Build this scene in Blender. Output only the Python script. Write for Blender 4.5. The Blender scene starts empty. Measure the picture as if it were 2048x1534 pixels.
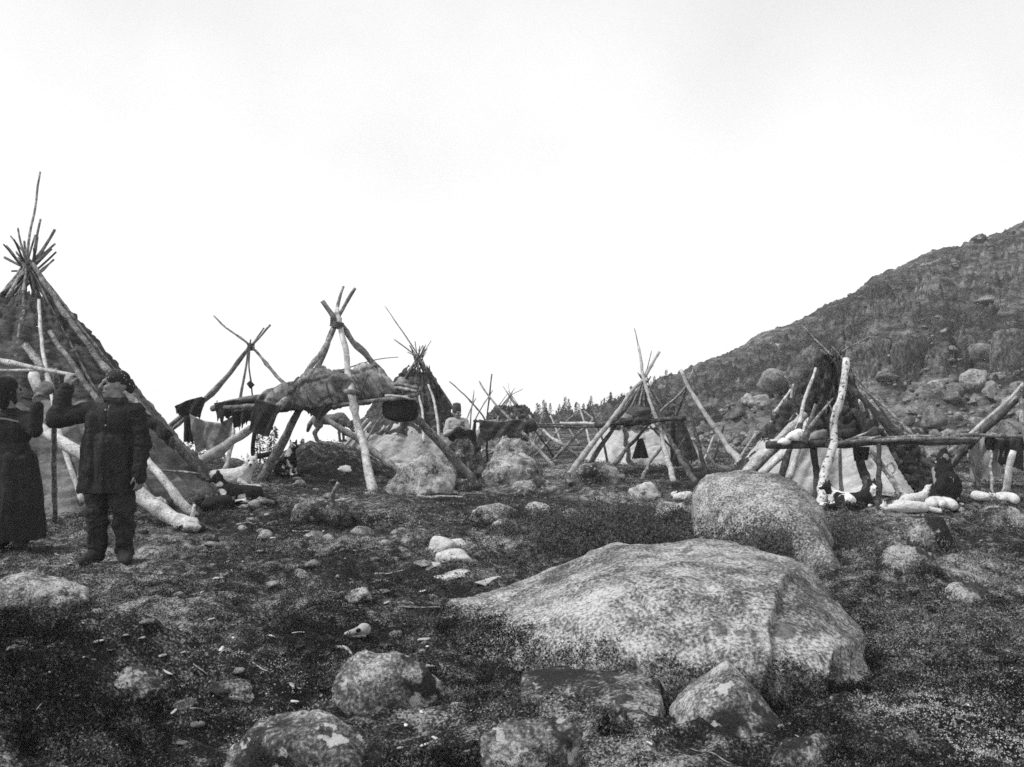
import bpy, bmesh, math, random
import numpy as np
from mathutils import Vector, Matrix

SC = bpy.context.scene
COL = SC.collection
F, H, CH, U0 = 1774.0, 810.0, 1.35, 1024.0      # focal length in photo pixels, horizon row, eye height
R2 = math.radians

# ------------------------------------------------------------------ noise
_rng = np.random.RandomState(7)
_perm = np.concatenate([_rng.permutation(256)] * 3).astype(np.int32)
_g = _rng.normal(size=(256, 3)); _g /= np.linalg.norm(_g, axis=1)[:, None]

def perlin(p):
    p = np.asarray(p, dtype=np.float64)
    pi = np.floor(p).astype(np.int64); f = p - pi; pi &= 255
    w = f * f * f * (f * (f * 6 - 15) + 10)
    out = 0.0
    for dx in (0, 1):
        wx = w[:, 0] if dx else 1 - w[:, 0]
        a = _perm[(pi[:, 0] + dx) & 255]
        for dy in (0, 1):
            wy = w[:, 1] if dy else 1 - w[:, 1]
            b = _perm[a + ((pi[:, 1] + dy) & 255)]
            for dz in (0, 1):
                wz = w[:, 2] if dz else 1 - w[:, 2]
                g = _g[_perm[b + ((pi[:, 2] + dz) & 255)]]
                d = g[:, 0] * (f[:, 0] - dx) + g[:, 1] * (f[:, 1] - dy) + g[:, 2] * (f[:, 2] - dz)
                out = out + wx * wy * wz * d
    return out * 1.5

def fbm(p, octv=4, gain=0.5, lac=2.03):
    p = np.asarray(p, dtype=np.float64)
    a, s, o = 1.0, 0.0, 1.0
    for i in range(octv):
        s = s + a * perlin(p * o + 17.3 * i); a *= gain; o *= lac
    return s

def fbm1(x, seed=0.0, octv=3):
    x = np.asarray(x, dtype=np.float64).ravel()
    return fbm(np.stack([x, np.full_like(x, 0.37 + seed * 3.1), np.full_like(x, 5.1 + seed)], 1), octv)

def ss(x, a, b):
    t = np.clip((np.asarray(x, dtype=np.float64) - a) / (b - a), 0, 1)
    return t * t * (3 - 2 * t)

# ------------------------------------------------------------------ terrain
RU = [500, 900, 1060, 1150, 1240, 1310, 1400, 1480, 1590, 1690, 1750, 1800, 1860, 1960, 2048, 2300, 2900]
RY = [930, 890, 852, 832, 806, 764, 724, 688, 642, 600, 552, 530, 505, 476, 444, 360, 260]

def flatD(py): return CH * F / (py - H)

# mounds: px, py of the centre on flat ground, half widths in metres, height
MOUNDS = [(648, 950, 1.15, .9, .66), (620, 1030, .75, .5, .13), (760, 1135, .55, .35, .07), (470, 1385, .38, .25, .10),
          (260, 1390, .30, .22, .09), (-60, 1480, .75, .95, .44), (300, 1500, .45, .3, -.12), (700, 1200, .5, .35, .06),
          (1000, 1080, .7, .6, .10), (1250, 1075, 1.2, .7, .10), (1230, 985, 1.2, .6, .09), (1850, 1035, 1.2, .8, .16), (1950, 1025, .9, .6, .16),
          (1900, 1130, .8, .6, .14), (1780, 1170, .6, .4, .10), (1960, 1250, .6, .5, .06), (1080, 1430, .5, .25, .07), (1320, 1490, .5, .25, .05),
          (820, 1370, .32, .3, .05), (1180, 940, 1.6, 1.0, .12), (500, 1010, .5, .3, .06), (900, 985, 1.6, .5, .05), (1090, 1010, .7, .5, .06),
          (420, 935, 1.0, 1.4, .25), (1340, 1000, .7, .5, .08), (560, 1260, .5, .4, .04)]
_M = [((u - U0) / F * flatD(v), flatD(v), a, b, h) for u, v, a, b, h in MOUNDS]

def terrain(x, y, fine=True):
    x = np.asarray(x, dtype=np.float64).ravel(); y = np.asarray(y, dtype=np.float64).ravel()
    yy = np.maximum(y, 0.5); u = U0 + F * x / yy
    mid = -0.004 * np.maximum(y - 20, 0)
    left = -0.13 * np.logaddexp(0, (y - 21) / 1.5) * 1.5
    wl = 1 - ss(u, 860, 1040)
    z = mid * (1 - wl) + left * wl
    Df = np.interp(u, [900, 1240, 1500, 1800, 2048, 2900], [52, 46, 30, 24, 21, 19])
    Dr = np.interp(u, [900, 1240, 1500, 2048, 2900], [72, 88, 92, 80, 70])
    zf = -0.004 * np.maximum(Df - 20, 0)
    pyf = H + F * (CH - zf) / Df
    pyr = np.interp(u, RU, RY)
    D = yy
    t = np.clip((D - Df) / (Dr - Df), 0, 1)
    wc = ss(u, 1560, 1720)
    wob = 0.03 * np.sin(u / 55.0) + 0.02 * np.sin(u / 21.0)
    tc = np.clip(t + wob * ss(t, .1, .3) * (1 - ss(t, .5, .9)), 0, 1)
    s1 = t ** 0.85
    s2 = np.interp(tc, [0, .31, .335, .40, .42, .6, .8, 1], [0, .40, .50, .53, .58, .75, .90, 1])
    s = s1 * (1 - wc) + s2 * wc
    py = pyf + (pyr - pyf) * s
    zh = CH - (py - H) * np.minimum(D, Dr) / F + np.minimum((H - pyr) / F - .035, .03) * np.maximum(D - Dr, 0)
    wh = ss(u, 930, 1080) * (D > Df)
    hill = wh * ss(t, 0, .04)
    z = z * (1 - wh) + zh * wh
    for (mx, my, a, b, h) in _M:
        q = ((x - mx) / a) ** 2 + ((y - my) / b) ** 2
        z = z + h * np.exp(-q ** 1.4 * 1.0)
    p = np.stack([x, y, np.zeros_like(x)], 1)
    near = np.exp(-np.maximum(y - 6, 0) / 14)
    z = z + (1 - hill) * ((0.085 * fbm(p * 0.8 + 3.1, 2) - .06 * np.abs(fbm(p * 1.5 + 6.1, 2)) * near) * (0.45 + 0.55 * near))
    if fine:
        n1 = fbm(p * 3.1 + 9.7, 3, 0.55)
        z = z + (1 - hill) * (0.055 * n1 + 0.045 * (.35 - np.abs(fbm(p * 4.3 + 1.7, 3)))) * (0.5 + 0.5 * near)
        n2 = fbm(p * 0.33 + 4.4, 5, 0.55)
        rid = 1 - np.minimum(np.abs(fbm(np.stack([x * .16 + y * .05, y * .42, z * .55], 1) + 2.2, 4, .55)) * 2.2, 1)      # ledges that run along the slope
        z = z + hill * (0.65 * n2 + 0.7 * rid ** 2 * 1.7 + 0.5 * np.abs(fbm(p * 0.8 + 8.8, 3)) - .5) * ss(t, 0, .15) * np.clip(D / 60, .3, 1) * (1 - .72 * ss(t, .78, .97)) + hill * ss(t, .7, 1) * .5 * fbm(np.stack([u * .011, u * 0, u * 0], 1) + 3.3, 3)
    return z

def tz(x, y): return float(terrain([x], [y])[0])

def P(px, py, D): return Vector(((px - U0) / F * D, D, CH - (py - H) * D / F))

_DD = np.concatenate([np.arange(1.5, 26, .03), np.arange(26, 120, .2)])
def G(px, py):
    """the point of the ground that pixel (px, py) looks at"""
    x = (px - U0) / F * _DD
    zr = CH - (py - H) * _DD / F
    k = np.nonzero(terrain(x, _DD) >= zr)[0]
    D = float(_DD[k[0]]) if len(k) else 20.0
    return Vector(((px - U0) / F * D, D, tz((px - U0) / F * D, D)))

# ------------------------------------------------------------------ mesh collecting and objects
class MB:
    def __init__(s): s.v = []; s.f = []; s.n = 0
    def add(s, v, f):
        v = np.asarray(v, dtype=np.float64)
        s.v.append(v); s.f += [tuple(i + s.n for i in q) for q in f]; s.n += len(v)
    def mesh(s, name, org):
        v = np.concatenate(s.v) - np.array(org)
        m = bpy.data.meshes.new(name)
        m.from_pydata(v.tolist(), [], s.f); m.update()
        return m

def fastmesh(name, v, quads, tris=None):
    m = bpy.data.meshes.new(name)
    v = np.asarray(v, dtype=np.float32)
    m.vertices.add(len(v)); m.vertices.foreach_set('co', v.ravel())
    k = quads.shape[1]
    m.loops.add(quads.size); m.loops.foreach_set('vertex_index', quads.astype(np.int32).ravel())
    m.polygons.add(len(quads))
    m.polygons.foreach_set('loop_start', (np.arange(len(quads)) * k).astype(np.int32))
    m.polygons.foreach_set('use_smooth', np.ones(len(quads), dtype=bool))
    m.update(calc_edges=True)
    return m

def smooth(m):
    m.polygons.foreach_set('use_smooth', np.ones(len(m.polygons), dtype=bool)); m.update()

def tag(o, label=None, cat=None, group=None, kind=None):
    if label: o['label'] = label
    if cat: o['category'] = cat
    if group: o['group'] = group
    if kind: o['kind'] = kind
    return o

def thing(name, label, cat, loc, group=None):
    o = bpy.data.objects.new(name, None); COL.objects.link(o)
    o.location = loc; o.empty_display_size = .2
    return tag(o, label, cat, group)

def part(name, mb, mat, parent, label=None, flat=False):
    """a part: its mesh given in world space, hung under its thing"""
    org = parent.location if parent.parent is None else parent.parent.location
    me = mb.mesh(name, org) if isinstance(mb, MB) else mb
    if not flat: smooth(me)
    o = bpy.data.objects.new(name, me); COL.objects.link(o); o.parent = parent
    if mat: me.materials.append(mat)
    if label: o['label'] = label
    return o

def single(name, mb, mat, label, cat, group=None, kind=None, flat=False):
    v = np.concatenate(mb.v); org = ((v[:, 0].min() + v[:, 0].max()) / 2, (v[:, 1].min() + v[:, 1].max()) / 2, v[:, 2].min())
    me = mb.mesh(name, org)
    if not flat: smooth(me)
    o = bpy.data.objects.new(name, me); COL.objects.link(o); o.location = org
    me.materials.append(mat)
    return tag(o, label, cat, group, kind)

# ------------------------------------------------------------------ shapes
def resample(pts, n):
    pts = np.array([tuple(p) for p in pts], dtype=np.float64)
    d = np.concatenate([[0], np.cumsum(np.linalg.norm(np.diff(pts, axis=0), axis=1))])
    t = np.linspace(0, d[-1], n)
    q = np.stack([np.interp(t, d, pts[:, k]) for k in range(3)], 1)
    if len(pts) > 2:
        for _ in range(2): q[1:-1] = (q[:-2] + 2 * q[1:-1] + q[2:]) / 4
    return q, t, d[-1]

def rm_(a, b): return max((a + b) / 2, 1e-4)

def tube(mb, pts, r0, r1, seed=0, sides=8, wob=0.6, knots=True, n=None):
    """a rough tapering pole through pts, thick end first"""
    L = sum((Vector(pts[i + 1]) - Vector(pts[i])).length for i in range(len(pts) - 1))
    n = n or max(5, int(L / 0.11) + 2); wob = wob * min(1.0, .05 / rm_(r0, r1))
    q, t, L = resample(pts, n)
    rm = (r0 + r1) / 2
    q = q + np.stack([fbm1(t * 1.4, seed + k * 7.7, 2) * rm * wob * 1.6 for k in range(3)], 1) * ss(t, 0, L * .12)[:, None]
    tan = np.gradient(q, axis=0); tan /= np.linalg.norm(tan, axis=1)[:, None] + 1e-9
    up = np.array([0, 0, 1.0]) if abs(tan[0, 2]) < .85 else np.array([0, 1.0, 0])
    a = np.cross(tan, up); a /= np.linalg.norm(a, axis=1)[:, None] + 1e-9
    b = np.cross(tan, a)
    r = r0 + (r1 - r0) * t / L
    r = r * (1 + .14 * fbm1(t * 5, seed + 3.3, 2))
    if knots and L > .5:
        rs = random.Random(int(seed * 91) + 5)
        for _ in range(int(L * 2.2)):
            k = rs.uniform(0, L)
            if r0 > .028 and rs.random() < .4 and n > 8:                 # a broken-off branch stub
                i = max(1, min(n - 2, int(k / L * (n - 1)))); an = rs.uniform(0, 6.28); rr = r[i]
                dv = a[i] * math.cos(an) + b[i] * math.sin(an); c0 = q[i] + dv * rr * .6; c1 = q[i] + dv * rr * rs.uniform(1.5, 2.3) + tan[i] * rr * rs.uniform(.3, 1.2)
                vv, ff = ico(1); w0 = np.where((vv @ dv > 0)[:, None], vv * rr * .16 + c1, vv * rr * .3 + c0); mb.add(w0, ff)
            r = r * (1 + rs.uniform(.12, .35) * np.exp(-((t - k) / .05) ** 2))
    ang = np.linspace(0, 2 * math.pi, sides, endpoint=False)
    ring = []
    for j, an in enumerate(ang):
        rr = r * (1 + .10 * fbm1(t * 4 + j * 3.1, seed + j, 2))
        ring.append(q + (a * math.cos(an) + b * math.sin(an)) * rr[:, None])
    v = np.stack(ring, 1).reshape(-1, 3)
    f = [(i * sides + j, i * sides + (j + 1) % sides, (i + 1) * sides + (j + 1) % sides, (i + 1) * sides + j) for i in range(n - 1) for j in range(sides)]
    f.append(tuple(range(sides - 1, -1, -1))); f.append(tuple((n - 1) * sides + j for j in range(sides)))
    mb.add(v, f)

def px3(l):
    """[(px, py, D) ...] to points; D None means on the ground"""
    out = []
    for a in l:
        if len(a) == 2 or a[2] is None:
            g = G(a[0], a[1]); g.z -= .04; out.append(g)
        else: out.append(P(*a))
    return out

_ico = {}
def ico(sub):
    if sub not in _ico:
        bm = bmesh.new(); bmesh.ops.create_icosphere(bm, subdivisions=sub, radius=1)
        v = np.array([tuple(x.co) for x in bm.verts]); f = [tuple(x.index for x in q.verts) for q in bm.faces]
        bm.free(); v /= np.linalg.norm(v, axis=1)[:, None]; _ico[sub] = (v, f)
    return _ico[sub]

def rockshape(seed, sub=4, planes=9, k=10, rough=1.0, lo=.62):
    rs = np.random.RandomState(seed)
    d, f = ico(sub)
    s = np.ones(len(d))
    for _ in range(planes):
        n = rs.normal(size=3); n[2] *= .8; n /= np.linalg.norm(n)
        s = s + (np.maximum(d @ n, 0) / rs.uniform(lo, .92)) ** k
    r = s ** (-1.0 / k)
    o = rs.uniform(0, 50, 3)
    r = r * (1 + rough * (.16 * fbm(d * 1.3 + o, 2) + .075 * fbm(d * 4 + o, 3) + .03 * fbm(d * 13 + o, 3)))
    v = d * r[:, None]
    v[:, 2] = np.where(v[:, 2] < 0, v[:, 2] * .6, v[:, 2])
    return v, f

def rock_mb(x0, x1, ytop, ybase, seed, dr=.8, sub=4, planes=9, k=10, rough=1.0, D=None, bury=.12, lo=.62):
    """a rock standing on the ground whose outline covers the given pixels"""
    g = G((x0 + x1) / 2, ybase) if D is None else P((x0 + x1) / 2, ybase, D)
    v, f = rockshape(seed, sub, planes, k, rough, lo)
    w = (x1 - x0) / F * g.y; dep = w * dr
    yc = g.y + dep * .45
    w = (x1 - x0) / F * yc
    h = (CH - (ytop - H) * yc / F) - g.z
    h = max(h, .03)
    v = v.copy()
    vx = v[:, 0]; vx = (vx - vx.min()) / (vx.max() - vx.min()) - .5
    vy = v[:, 1]; vy = (vy - vy.min()) / (vy.max() - vy.min()) - .5
    vz = v[:, 2] / v[:, 2].max()
    out = np.stack([((x0 + x1) / 2 - U0) / F * yc + vx * w, yc + vy * dep, g.z - bury * h + vz * h * (1 + bury)], 1)
    mb = MB(); mb.add(out, f); return mb

def loft_rock(cols, seed, n=150, m=70, pw=.75, rough=.03, extra=None, pp=.65):
    """a long boulder: cols = (px_front, D_front, px_ridge, py_ridge, D_ridge, back) left to right"""
    c = np.array(cols, dtype=np.float64)
    t0 = np.linspace(0, 1, len(c)); t = np.linspace(0, 1, n)
    q = np.stack([np.interp(t, t0, c[:, k]) for k in range(c.shape[1])], 1)
    for _ in range(int(n * .08)): q[1:-1] = (q[:-2] + 2 * q[1:-1] + q[2:]) / 4
    fx = (q[:, 0] - U0) / F * q[:, 1]; fy = q[:, 1]
    fz = terrain(fx, fy) - .10
    rx = (q[:, 2] - U0) / F * q[:, 4]; ry = q[:, 4]; rz = CH - (q[:, 3] - H) * q[:, 4] / F
    bx = rx + (rx - fx) * .2; by = ry + q[:, 5]; bz = terrain(bx, by) - .15
    th = np.linspace(0, math.pi, m)
    V = np.zeros((n, m, 3))
    for j, a in enumerate(th):
        if a <= math.pi / 2:
            h = 1 - math.cos(a) ** pp; z = math.sin(a) ** pw
            V[:, j] = np.stack([fx + (rx - fx) * h, fy + (ry - fy) * h, fz + (rz - fz) * z], 1)
        else:
            h = -math.cos(a); z = math.sin(a) ** pw
            V[:, j] = np.stack([rx + (bx - rx) * h, ry + (by - ry) * h, bz + (rz - bz) * z], 1)
    gu = np.gradient(V, axis=0); gv = np.gradient(V, axis=1)
    N = np.cross(gu, gv); N /= np.linalg.norm(N, axis=2)[:, :, None] + 1e-9
    if N[n // 2, m // 2, 2] < 0: N = -N
    Pn = V.reshape(-1, 3)
    d = rough * (1.2 * fbm(Pn * 1.6 + seed, 3) + .45 * fbm(Pn * 6 + seed, 3) + .14 * fbm(Pn * 25 + seed, 3))
    if extra is not None:
        u = U0 + F * Pn[:, 0] / Pn[:, 1]; w = H - (Pn[:, 2] - CH) * F / Pn[:, 1]
        d = d + extra(u, w)
    V = (Pn + N.reshape(-1, 3) * d[:, None])
    f = [(i * m + j, (i + 1) * m + j, (i + 1) * m + j + 1, i * m + j + 1) for i in range(n - 1) for j in range(m - 1)]
    f.append(tuple(range(m))); f.append(tuple((n - 1) * m + j for j in range(m - 1, -1, -1)))
    mb = MB(); mb.add(V, f); return mb

def sheet(top, bot, D, seed=0, thick=.012, wave=.05, n=26, m=18, ragged=.02, D2=None):
    """a hanging hide or cloth between a top and a bottom edge given in pixels"""
    def ed(l, k):
        l = np.array(l, dtype=np.float64); d = np.concatenate([[0], np.cumsum(np.hypot(*np.diff(l, axis=0).T))]); d /= d[-1]
        return np.interp(np.linspace(0, 1, k), d, l[:, 0]), np.interp(np.linspace(0, 1, k), d, l[:, 1])
    tx, ty = ed(top, n); bx, by = ed(bot, n)
    s = np.linspace(0, 1, m)
    Dd = np.linspace(D, D2 or D, n)
    V = np.zeros((n, m, 3))
    jag = fbm1(np.arange(n) * .9, seed + 2, 3) * ragged
    for j, a in enumerate(s):
        px = tx + (bx - tx) * a; py = ty + (by - ty) * a
        dd = Dd + wave * a ** .7 * np.sin(np.linspace(0, 9 + seed % 5, n) + seed) + wave * fbm1(np.linspace(0, 4, n) + a * 1.5, seed, 3)
        V[:, j] = np.stack([(px - U0) / F * Dd, dd, CH - (py - H) * Dd / F + jag * (a > .9)], 1)
    W = V.copy(); W[:, :, 1] += thick
    v = np.concatenate([V.reshape(-1, 3), W.reshape(-1, 3)]); o = n * m
    f = []
    for i in range(n - 1):
        for j in range(m - 1):
            a = i * m + j; f.append((a, a + m, a + m + 1, a + 1)); f.append((o + a, o + a + 1, o + a + m + 1, o + a + m))
    for i in range(n - 1):
        for j in (0, m - 1):
            a = i * m + j; f.append((a, o + a, o + a + m, a + m))
    for j in range(m - 1):
        for i in (0, n - 1):
            a = i * m + j; f.append((a, a + 1, o + a + 1, o + a))
    mb = MB(); mb.add(v, f)
    return mb

def bundle(top, bot, D, depth, seed=0, n=70, m=44, fold=.04, sq=.75, D2=None, fx=3.0):
    """a lumpy closed load between an upper and a lower outline"""
    x = np.linspace(top[0][0], top[-1][0], n)
    ty = np.interp(x, [a[0] for a in top], [a[1] for a in top]); by = np.interp(x, [a[0] for a in bot], [a[1] for a in bot])
    for _ in range(2):
        ty[1:-1] = (ty[:-2] + 2 * ty[1:-1] + ty[2:]) / 4; by[1:-1] = (by[:-2] + 2 * by[1:-1] + by[2:]) / 4
    Dd = np.linspace(D, D2 or D, n)
    zc = CH - ((ty + by) / 2 - H) * Dd / F; hh = (by - ty) / 2 * Dd / F
    xx = (x - U0) / F * Dd
    e = np.sin(np.linspace(0.10, math.pi - .10, n)) ** .4
    th = np.linspace(0, 2 * math.pi, m, endpoint=False)
    V = np.zeros((n, m, 3))
    for j, a in enumerate(th):
        c, s = math.cos(a), math.sin(a)
        cc = math.copysign(abs(c) ** sq, c); s_ = math.copysign(abs(s) ** sq, s)
        V[:, j] = np.stack([xx, Dd + cc * depth / 2 * e, zc + s_ * hh * (.35 + .65 * e)], 1)
    Pn = V.reshape(-1, 3)
    q = Pn.copy(); q[:, 0] *= fx; q[:, 2] *= 1.2; q[:, 1] *= 1.2
    q[:, 2] *= .35; q[:, 0] += .6 * Pn[:, 2]; fl = fbm(q + seed, 3, .5); fl = np.abs(fl) * 1.5 - .35
    q2 = Pn.copy(); q2[:, 0] = q2[:, 0] * 1.2 + q2[:, 2] * 3; q2[:, 2] *= 4
    fl = fl + .45 * np.abs(fbm(q2 + seed + 9, 3)); q3 = Pn @ np.array([[1.5, 0, .5], [0, 1.0, 0], [-2.0, 0, .9]]); q4 = Pn @ np.array([[4.2, 0, .3], [0, 1.0, 0], [2.4, 0, .9]]); fl = fl - .55 * (1 - np.minimum(np.abs(fbm(q4 + seed + 2, 3)) * 4.5, 1)) ** 2 + .12 * fbm(Pn * 7 + seed, 2); fl = fl - .8 * (1 - np.minimum(np.abs(fbm(q3 + seed + 4, 2)) * 4, 1)) ** 2
    cen = np.stack([np.repeat(xx, m), np.repeat(Dd, m), np.repeat(zc, m)], 1)
    dv = Pn - cen; dv /= np.linalg.norm(dv, axis=1)[:, None] + 1e-6
    Pn = Pn + dv * (fold * fl)[:, None]
    f = [(i * m + j, i * m + (j + 1) % m, (i + 1) * m + (j + 1) % m, (i + 1) * m + j) for i in range(n - 1) for j in range(m)]
    f.append(tuple(range(m - 1, -1, -1))); f.append(tuple((n - 1) * m + j for j in range(m)))
    mb = MB(); mb.add(Pn, f); return mb

# ------------------------------------------------------------------ bodies: overlapping tapered capsules fused into one skin
def _caps(p0, r0, p1, r1):
    p0 = np.array(p0, float); p1 = np.array(p1, float)
    d = p1 - p0; L = np.linalg.norm(d)
    v, f = ico(3)
    if L < 1e-6: return v * r0 + p0, f
    d /= L
    t = np.clip((v @ d) * 1.0, -1, 1)
    side = (t > 0)
    w = np.where(side[:, None], v * r1 + p1, v * r0 + p0)
    return w, f

def blob(name, prims, voxel, mat=None, smooth_it=6, fur=0.0, furscale=30, xf=None):
    mb = MB()
    for p in prims:
        if p[0] == 'c': mb.add(*_caps(p[1], p[2], p[3], p[4]))
        elif p[0] == 'e':
            v, f = ico(3); v = v * np.array(p[2], float)
            if len(p) > 3: v = v @ np.array(Matrix.Rotation(p[3], 3, p[4] if len(p) > 4 else 'Y')).T
            mb.add(v + np.array(p[1], float), f)
    me = mb.mesh(name, (0, 0, 0))
    o = bpy.data.objects.new('tmp', me); COL.objects.link(o)
    r = o.modifiers.new('r', 'REMESH'); r.mode = 'VOXEL'; r.voxel_size = voxel; r.use_smooth_shade = True
    s = o.modifiers.new('s', 'SMOOTH'); s.factor = .5; s.iterations = smooth_it
    bpy.context.view_layer.update()
    dg = bpy.context.evaluated_depsgraph_get()
    m2 = bpy.data.meshes.new_from_object(o.evaluated_get(dg))
    bpy.data.objects.remove(o); bpy.data.meshes.remove(me)
    m2.name = name
    if fur:
        nv = len(m2.vertices); co = np.zeros(nv * 3); m2.vertices.foreach_get('co', co); co = co.reshape(-1, 3)
        no = np.zeros(nv * 3); m2.vertices.foreach_get('normal', no); no = no.reshape(-1, 3)
        co = co + no * (fur * fbm(co * furscale, 3))[:, None]
        m2.vertices.foreach_set('co', co.ravel())
    if xf is not None: m2.transform(xf)
    smooth(m2)
    if mat: m2.materials.append(mat)
    return m2

def mpart(name, me, parent, label=None):
    o = bpy.data.objects.new(name, me); COL.objects.link(o); o.parent = parent
    if label: o['label'] = label
    return o

# ------------------------------------------------------------------ materials (all grey: the photograph is black and white)
def material(name, stops, scale=6, detail=8, rough=.9, bump=.4, bscale=None, stretch=(1, 1, 1), rot=(0, 0, 0), spots=(), world=False, big=None, var=.0, distortion=0, bdist=.02, spec=.2, fine=None):
    m = bpy.data.materials.new(name); m.use_nodes = True
    nt = m.node_tree; N = nt.nodes; L = nt.links
    b = N['Principled BSDF']; b.inputs['Roughness'].default_value = rough
    b.inputs['Specular IOR Level'].default_value = spec
    if world: src = N.new('ShaderNodeNewGeometry').outputs['Position']
    else: src = N.new('ShaderNodeTexCoord').outputs['Object']
    mp = N.new('ShaderNodeMapping'); mp.inputs['Scale'].default_value = stretch; mp.inputs['Rotation'].default_value = rot
    L.new(src, mp.inputs['Vector'])
    vec = mp.outputs['Vector']
    if not world:
        oi = N.new('ShaderNodeObjectInfo'); ad = N.new('ShaderNodeVectorMath'); ad.operation = 'MULTIPLY_ADD'
        ad.inputs[0].default_value = (1, 1, 1)
        sc = N.new('ShaderNodeMath'); sc.operation = 'MULTIPLY'; sc.inputs[1].default_value = 31.0
        L.new(oi.outputs['Random'], sc.inputs[0]); L.new(mp.outputs['Vector'], ad.inputs[0]); ad.inputs[1].default_value = (1, 1, 1)
        L.new(sc.outputs[0], ad.inputs[2]); vec = ad.outputs[0]
    def noise(s, d=8, r=.6, dist=0):
        n = N.new('ShaderNodeTexNoise'); n.inputs['Scale'].default_value = s; n.inputs['Detail'].default_value = d
        n.inputs['Roughness'].default_value = r; n.inputs['Distortion'].default_value = dist
        L.new(vec, n.inputs['Vector']); return n.outputs['Fac']
    def ramp(fac, st):
        r = N.new('ShaderNodeValToRGB'); e = r.color_ramp.elements
        while len(e) < len(st): e.new(.5)
        for i, (p, c) in enumerate(st): e[i].position = p; e[i].color = (c, c, c, 1)
        L.new(fac, r.inputs['Fac']); return r.outputs['Color']
    fac = noise(scale, detail, .65, distortion)
    if fine:
        fn = noise(fine[0], 3, .6); fm = N.new('ShaderNodeMath'); fm.operation = 'MULTIPLY_ADD'; fm.inputs[1].default_value = fine[1]
        fs = N.new('ShaderNodeMath'); fs.operation = 'SUBTRACT'; L.new(fac, fs.inputs[0]); fs.inputs[1].default_value = fine[1] * .5
        L.new(fn, fm.inputs[0]); L.new(fs.outputs[0], fm.inputs[2]); fac = fm.outputs[0]
    if big:
        bn = noise(big[0], 4, .6); mx = N.new('ShaderNodeMath'); mx.operation = 'MULTIPLY_ADD'
        L.new(bn, mx.inputs[0]); mx.inputs[1].default_value = big[1]; 
        sb = N.new('ShaderNodeMath'); sb.operation = 'SUBTRACT'; L.new(fac, sb.inputs[0]); sb.inputs[1].default_value = big[1] * .5
        L.new(sb.outputs[0], mx.inputs[2]); fac = mx.outputs[0]
    col = ramp(fac, stops)
    for (s, lo, hi, val, amt, kind) in spots:
        if kind == 'v':
            vn = N.new('ShaderNodeTexVoronoi'); vn.inputs['Scale'].default_value = s; L.new(vec, vn.inputs['Vector']); f2 = vn.outputs['Distance']
        else: f2 = noise(s, 6, .6)
        mk = N.new('ShaderNodeMapRange'); mk.inputs['From Min'].default_value = lo; mk.inputs['From Max'].default_value = hi
        mk.inputs['To Min'].default_value = 0; mk.inputs['To Max'].default_value = amt; L.new(f2, mk.inputs['Value'])
        mi = N.new('ShaderNodeMix'); mi.data_type = 'RGBA'; L.new(mk.outputs[0], mi.inputs['Factor'])
        L.new(col, mi.inputs['A']); mi.inputs['B'].default_value = (val, val, val, 1); col = mi.outputs['Result']
    if var and not world:
        oi2 = N.new('ShaderNodeObjectInfo'); mr = N.new('ShaderNodeMapRange'); mr.inputs['To Min'].default_value = 1 - var; mr.inputs['To Max'].default_value = 1 + var
        L.new(oi2.outputs['Random'], mr.inputs['Value'])
        mi = N.new('ShaderNodeMix'); mi.data_type = 'RGBA'; mi.blend_type = 'MULTIPLY'; mi.inputs['Factor'].default_value = 1
        cb = N.new('ShaderNodeCombineColor'); [L.new(mr.outputs[0], cb.inputs[k]) for k in range(3)]
        L.new(col, mi.inputs['A']); L.new(cb.outputs[0], mi.inputs['B']); col = mi.outputs['Result']
    L.new(col, b.inputs['Base Color'])
    if bump:
        bn = noise(bscale or scale * 2.5, 10, .7)
        bp = N.new('ShaderNodeBump'); bp.inputs['Strength'].default_value = bump; bp.inputs['Distance'].default_value = bdist
        L.new(bn, bp.inputs['Height']); L.new(bp.outputs['Normal'], b.inputs['Normal'])
    return m

M = {}
M['ground'] = material('heath_ground', [(.34, .005), (.46, .016), (.55, .055), (.64, .18), (.75, .40)], 9, 12, .95, 1.0, 34, world=True, big=(.45, 1.0), bdist=.035, fine=(85, 1.05),
                       spots=[(38, .61, .66, .25, .35, 'n')])
M['hill'] = material('hillside_heath', [(.34, .014), (.46, .042), (.56, .10), (.68, .21), (.82, .32)], 1.0, 12, .95, 1.0, 3, world=True, stretch=(.55, .35, 1.6), rot=(0, -.45, 0), big=(.12, .6), bdist=.2, fine=(7, 0.35),
                     spots=[(5, .60, .66, .22, .5, 'n')])
M['granite'] = material('lichened_granite', [(.30, .06), (.42, .16), (.54, .30), (.70, .50)], 9, 12, .9, .8, 45, big=(1.3, .9), bdist=.02, fine=(70, 1.05),
                        spots=[(34, .20, .10, .04, .75, 'v'), (5.5, .56, .61, .03, .85, 'n'), (48, .61, .66, .5, .6, 'n')])
M['granite_big'] = material('speckled_granite', [(.28, .045), (.42, .12), (.55, .25), (.74, .45)], 6, 12, .9, .6, 55, big=(1.0, .8), bdist=.014, fine=(58, 1.3),
                        spots=[(100, .60, .66, .03, .8, 'n'), (13, .12, .08, .04, .8, 'v'), (3.4, .60, .66, .05, .75, 'n')])
M['rock_dark'] = material('mossy_rock', [(.30, .022), (.43, .06), (.56, .16), (.72, .40)], 7, 12, .95, 1.0, 34, big=(1.6, .9), bdist=.025, fine=(70, 1.05),
                        spots=[(3.6, .50, .55, .02, .9, 'n'), (17, .60, .64, .45, .7, 'n')])
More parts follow.
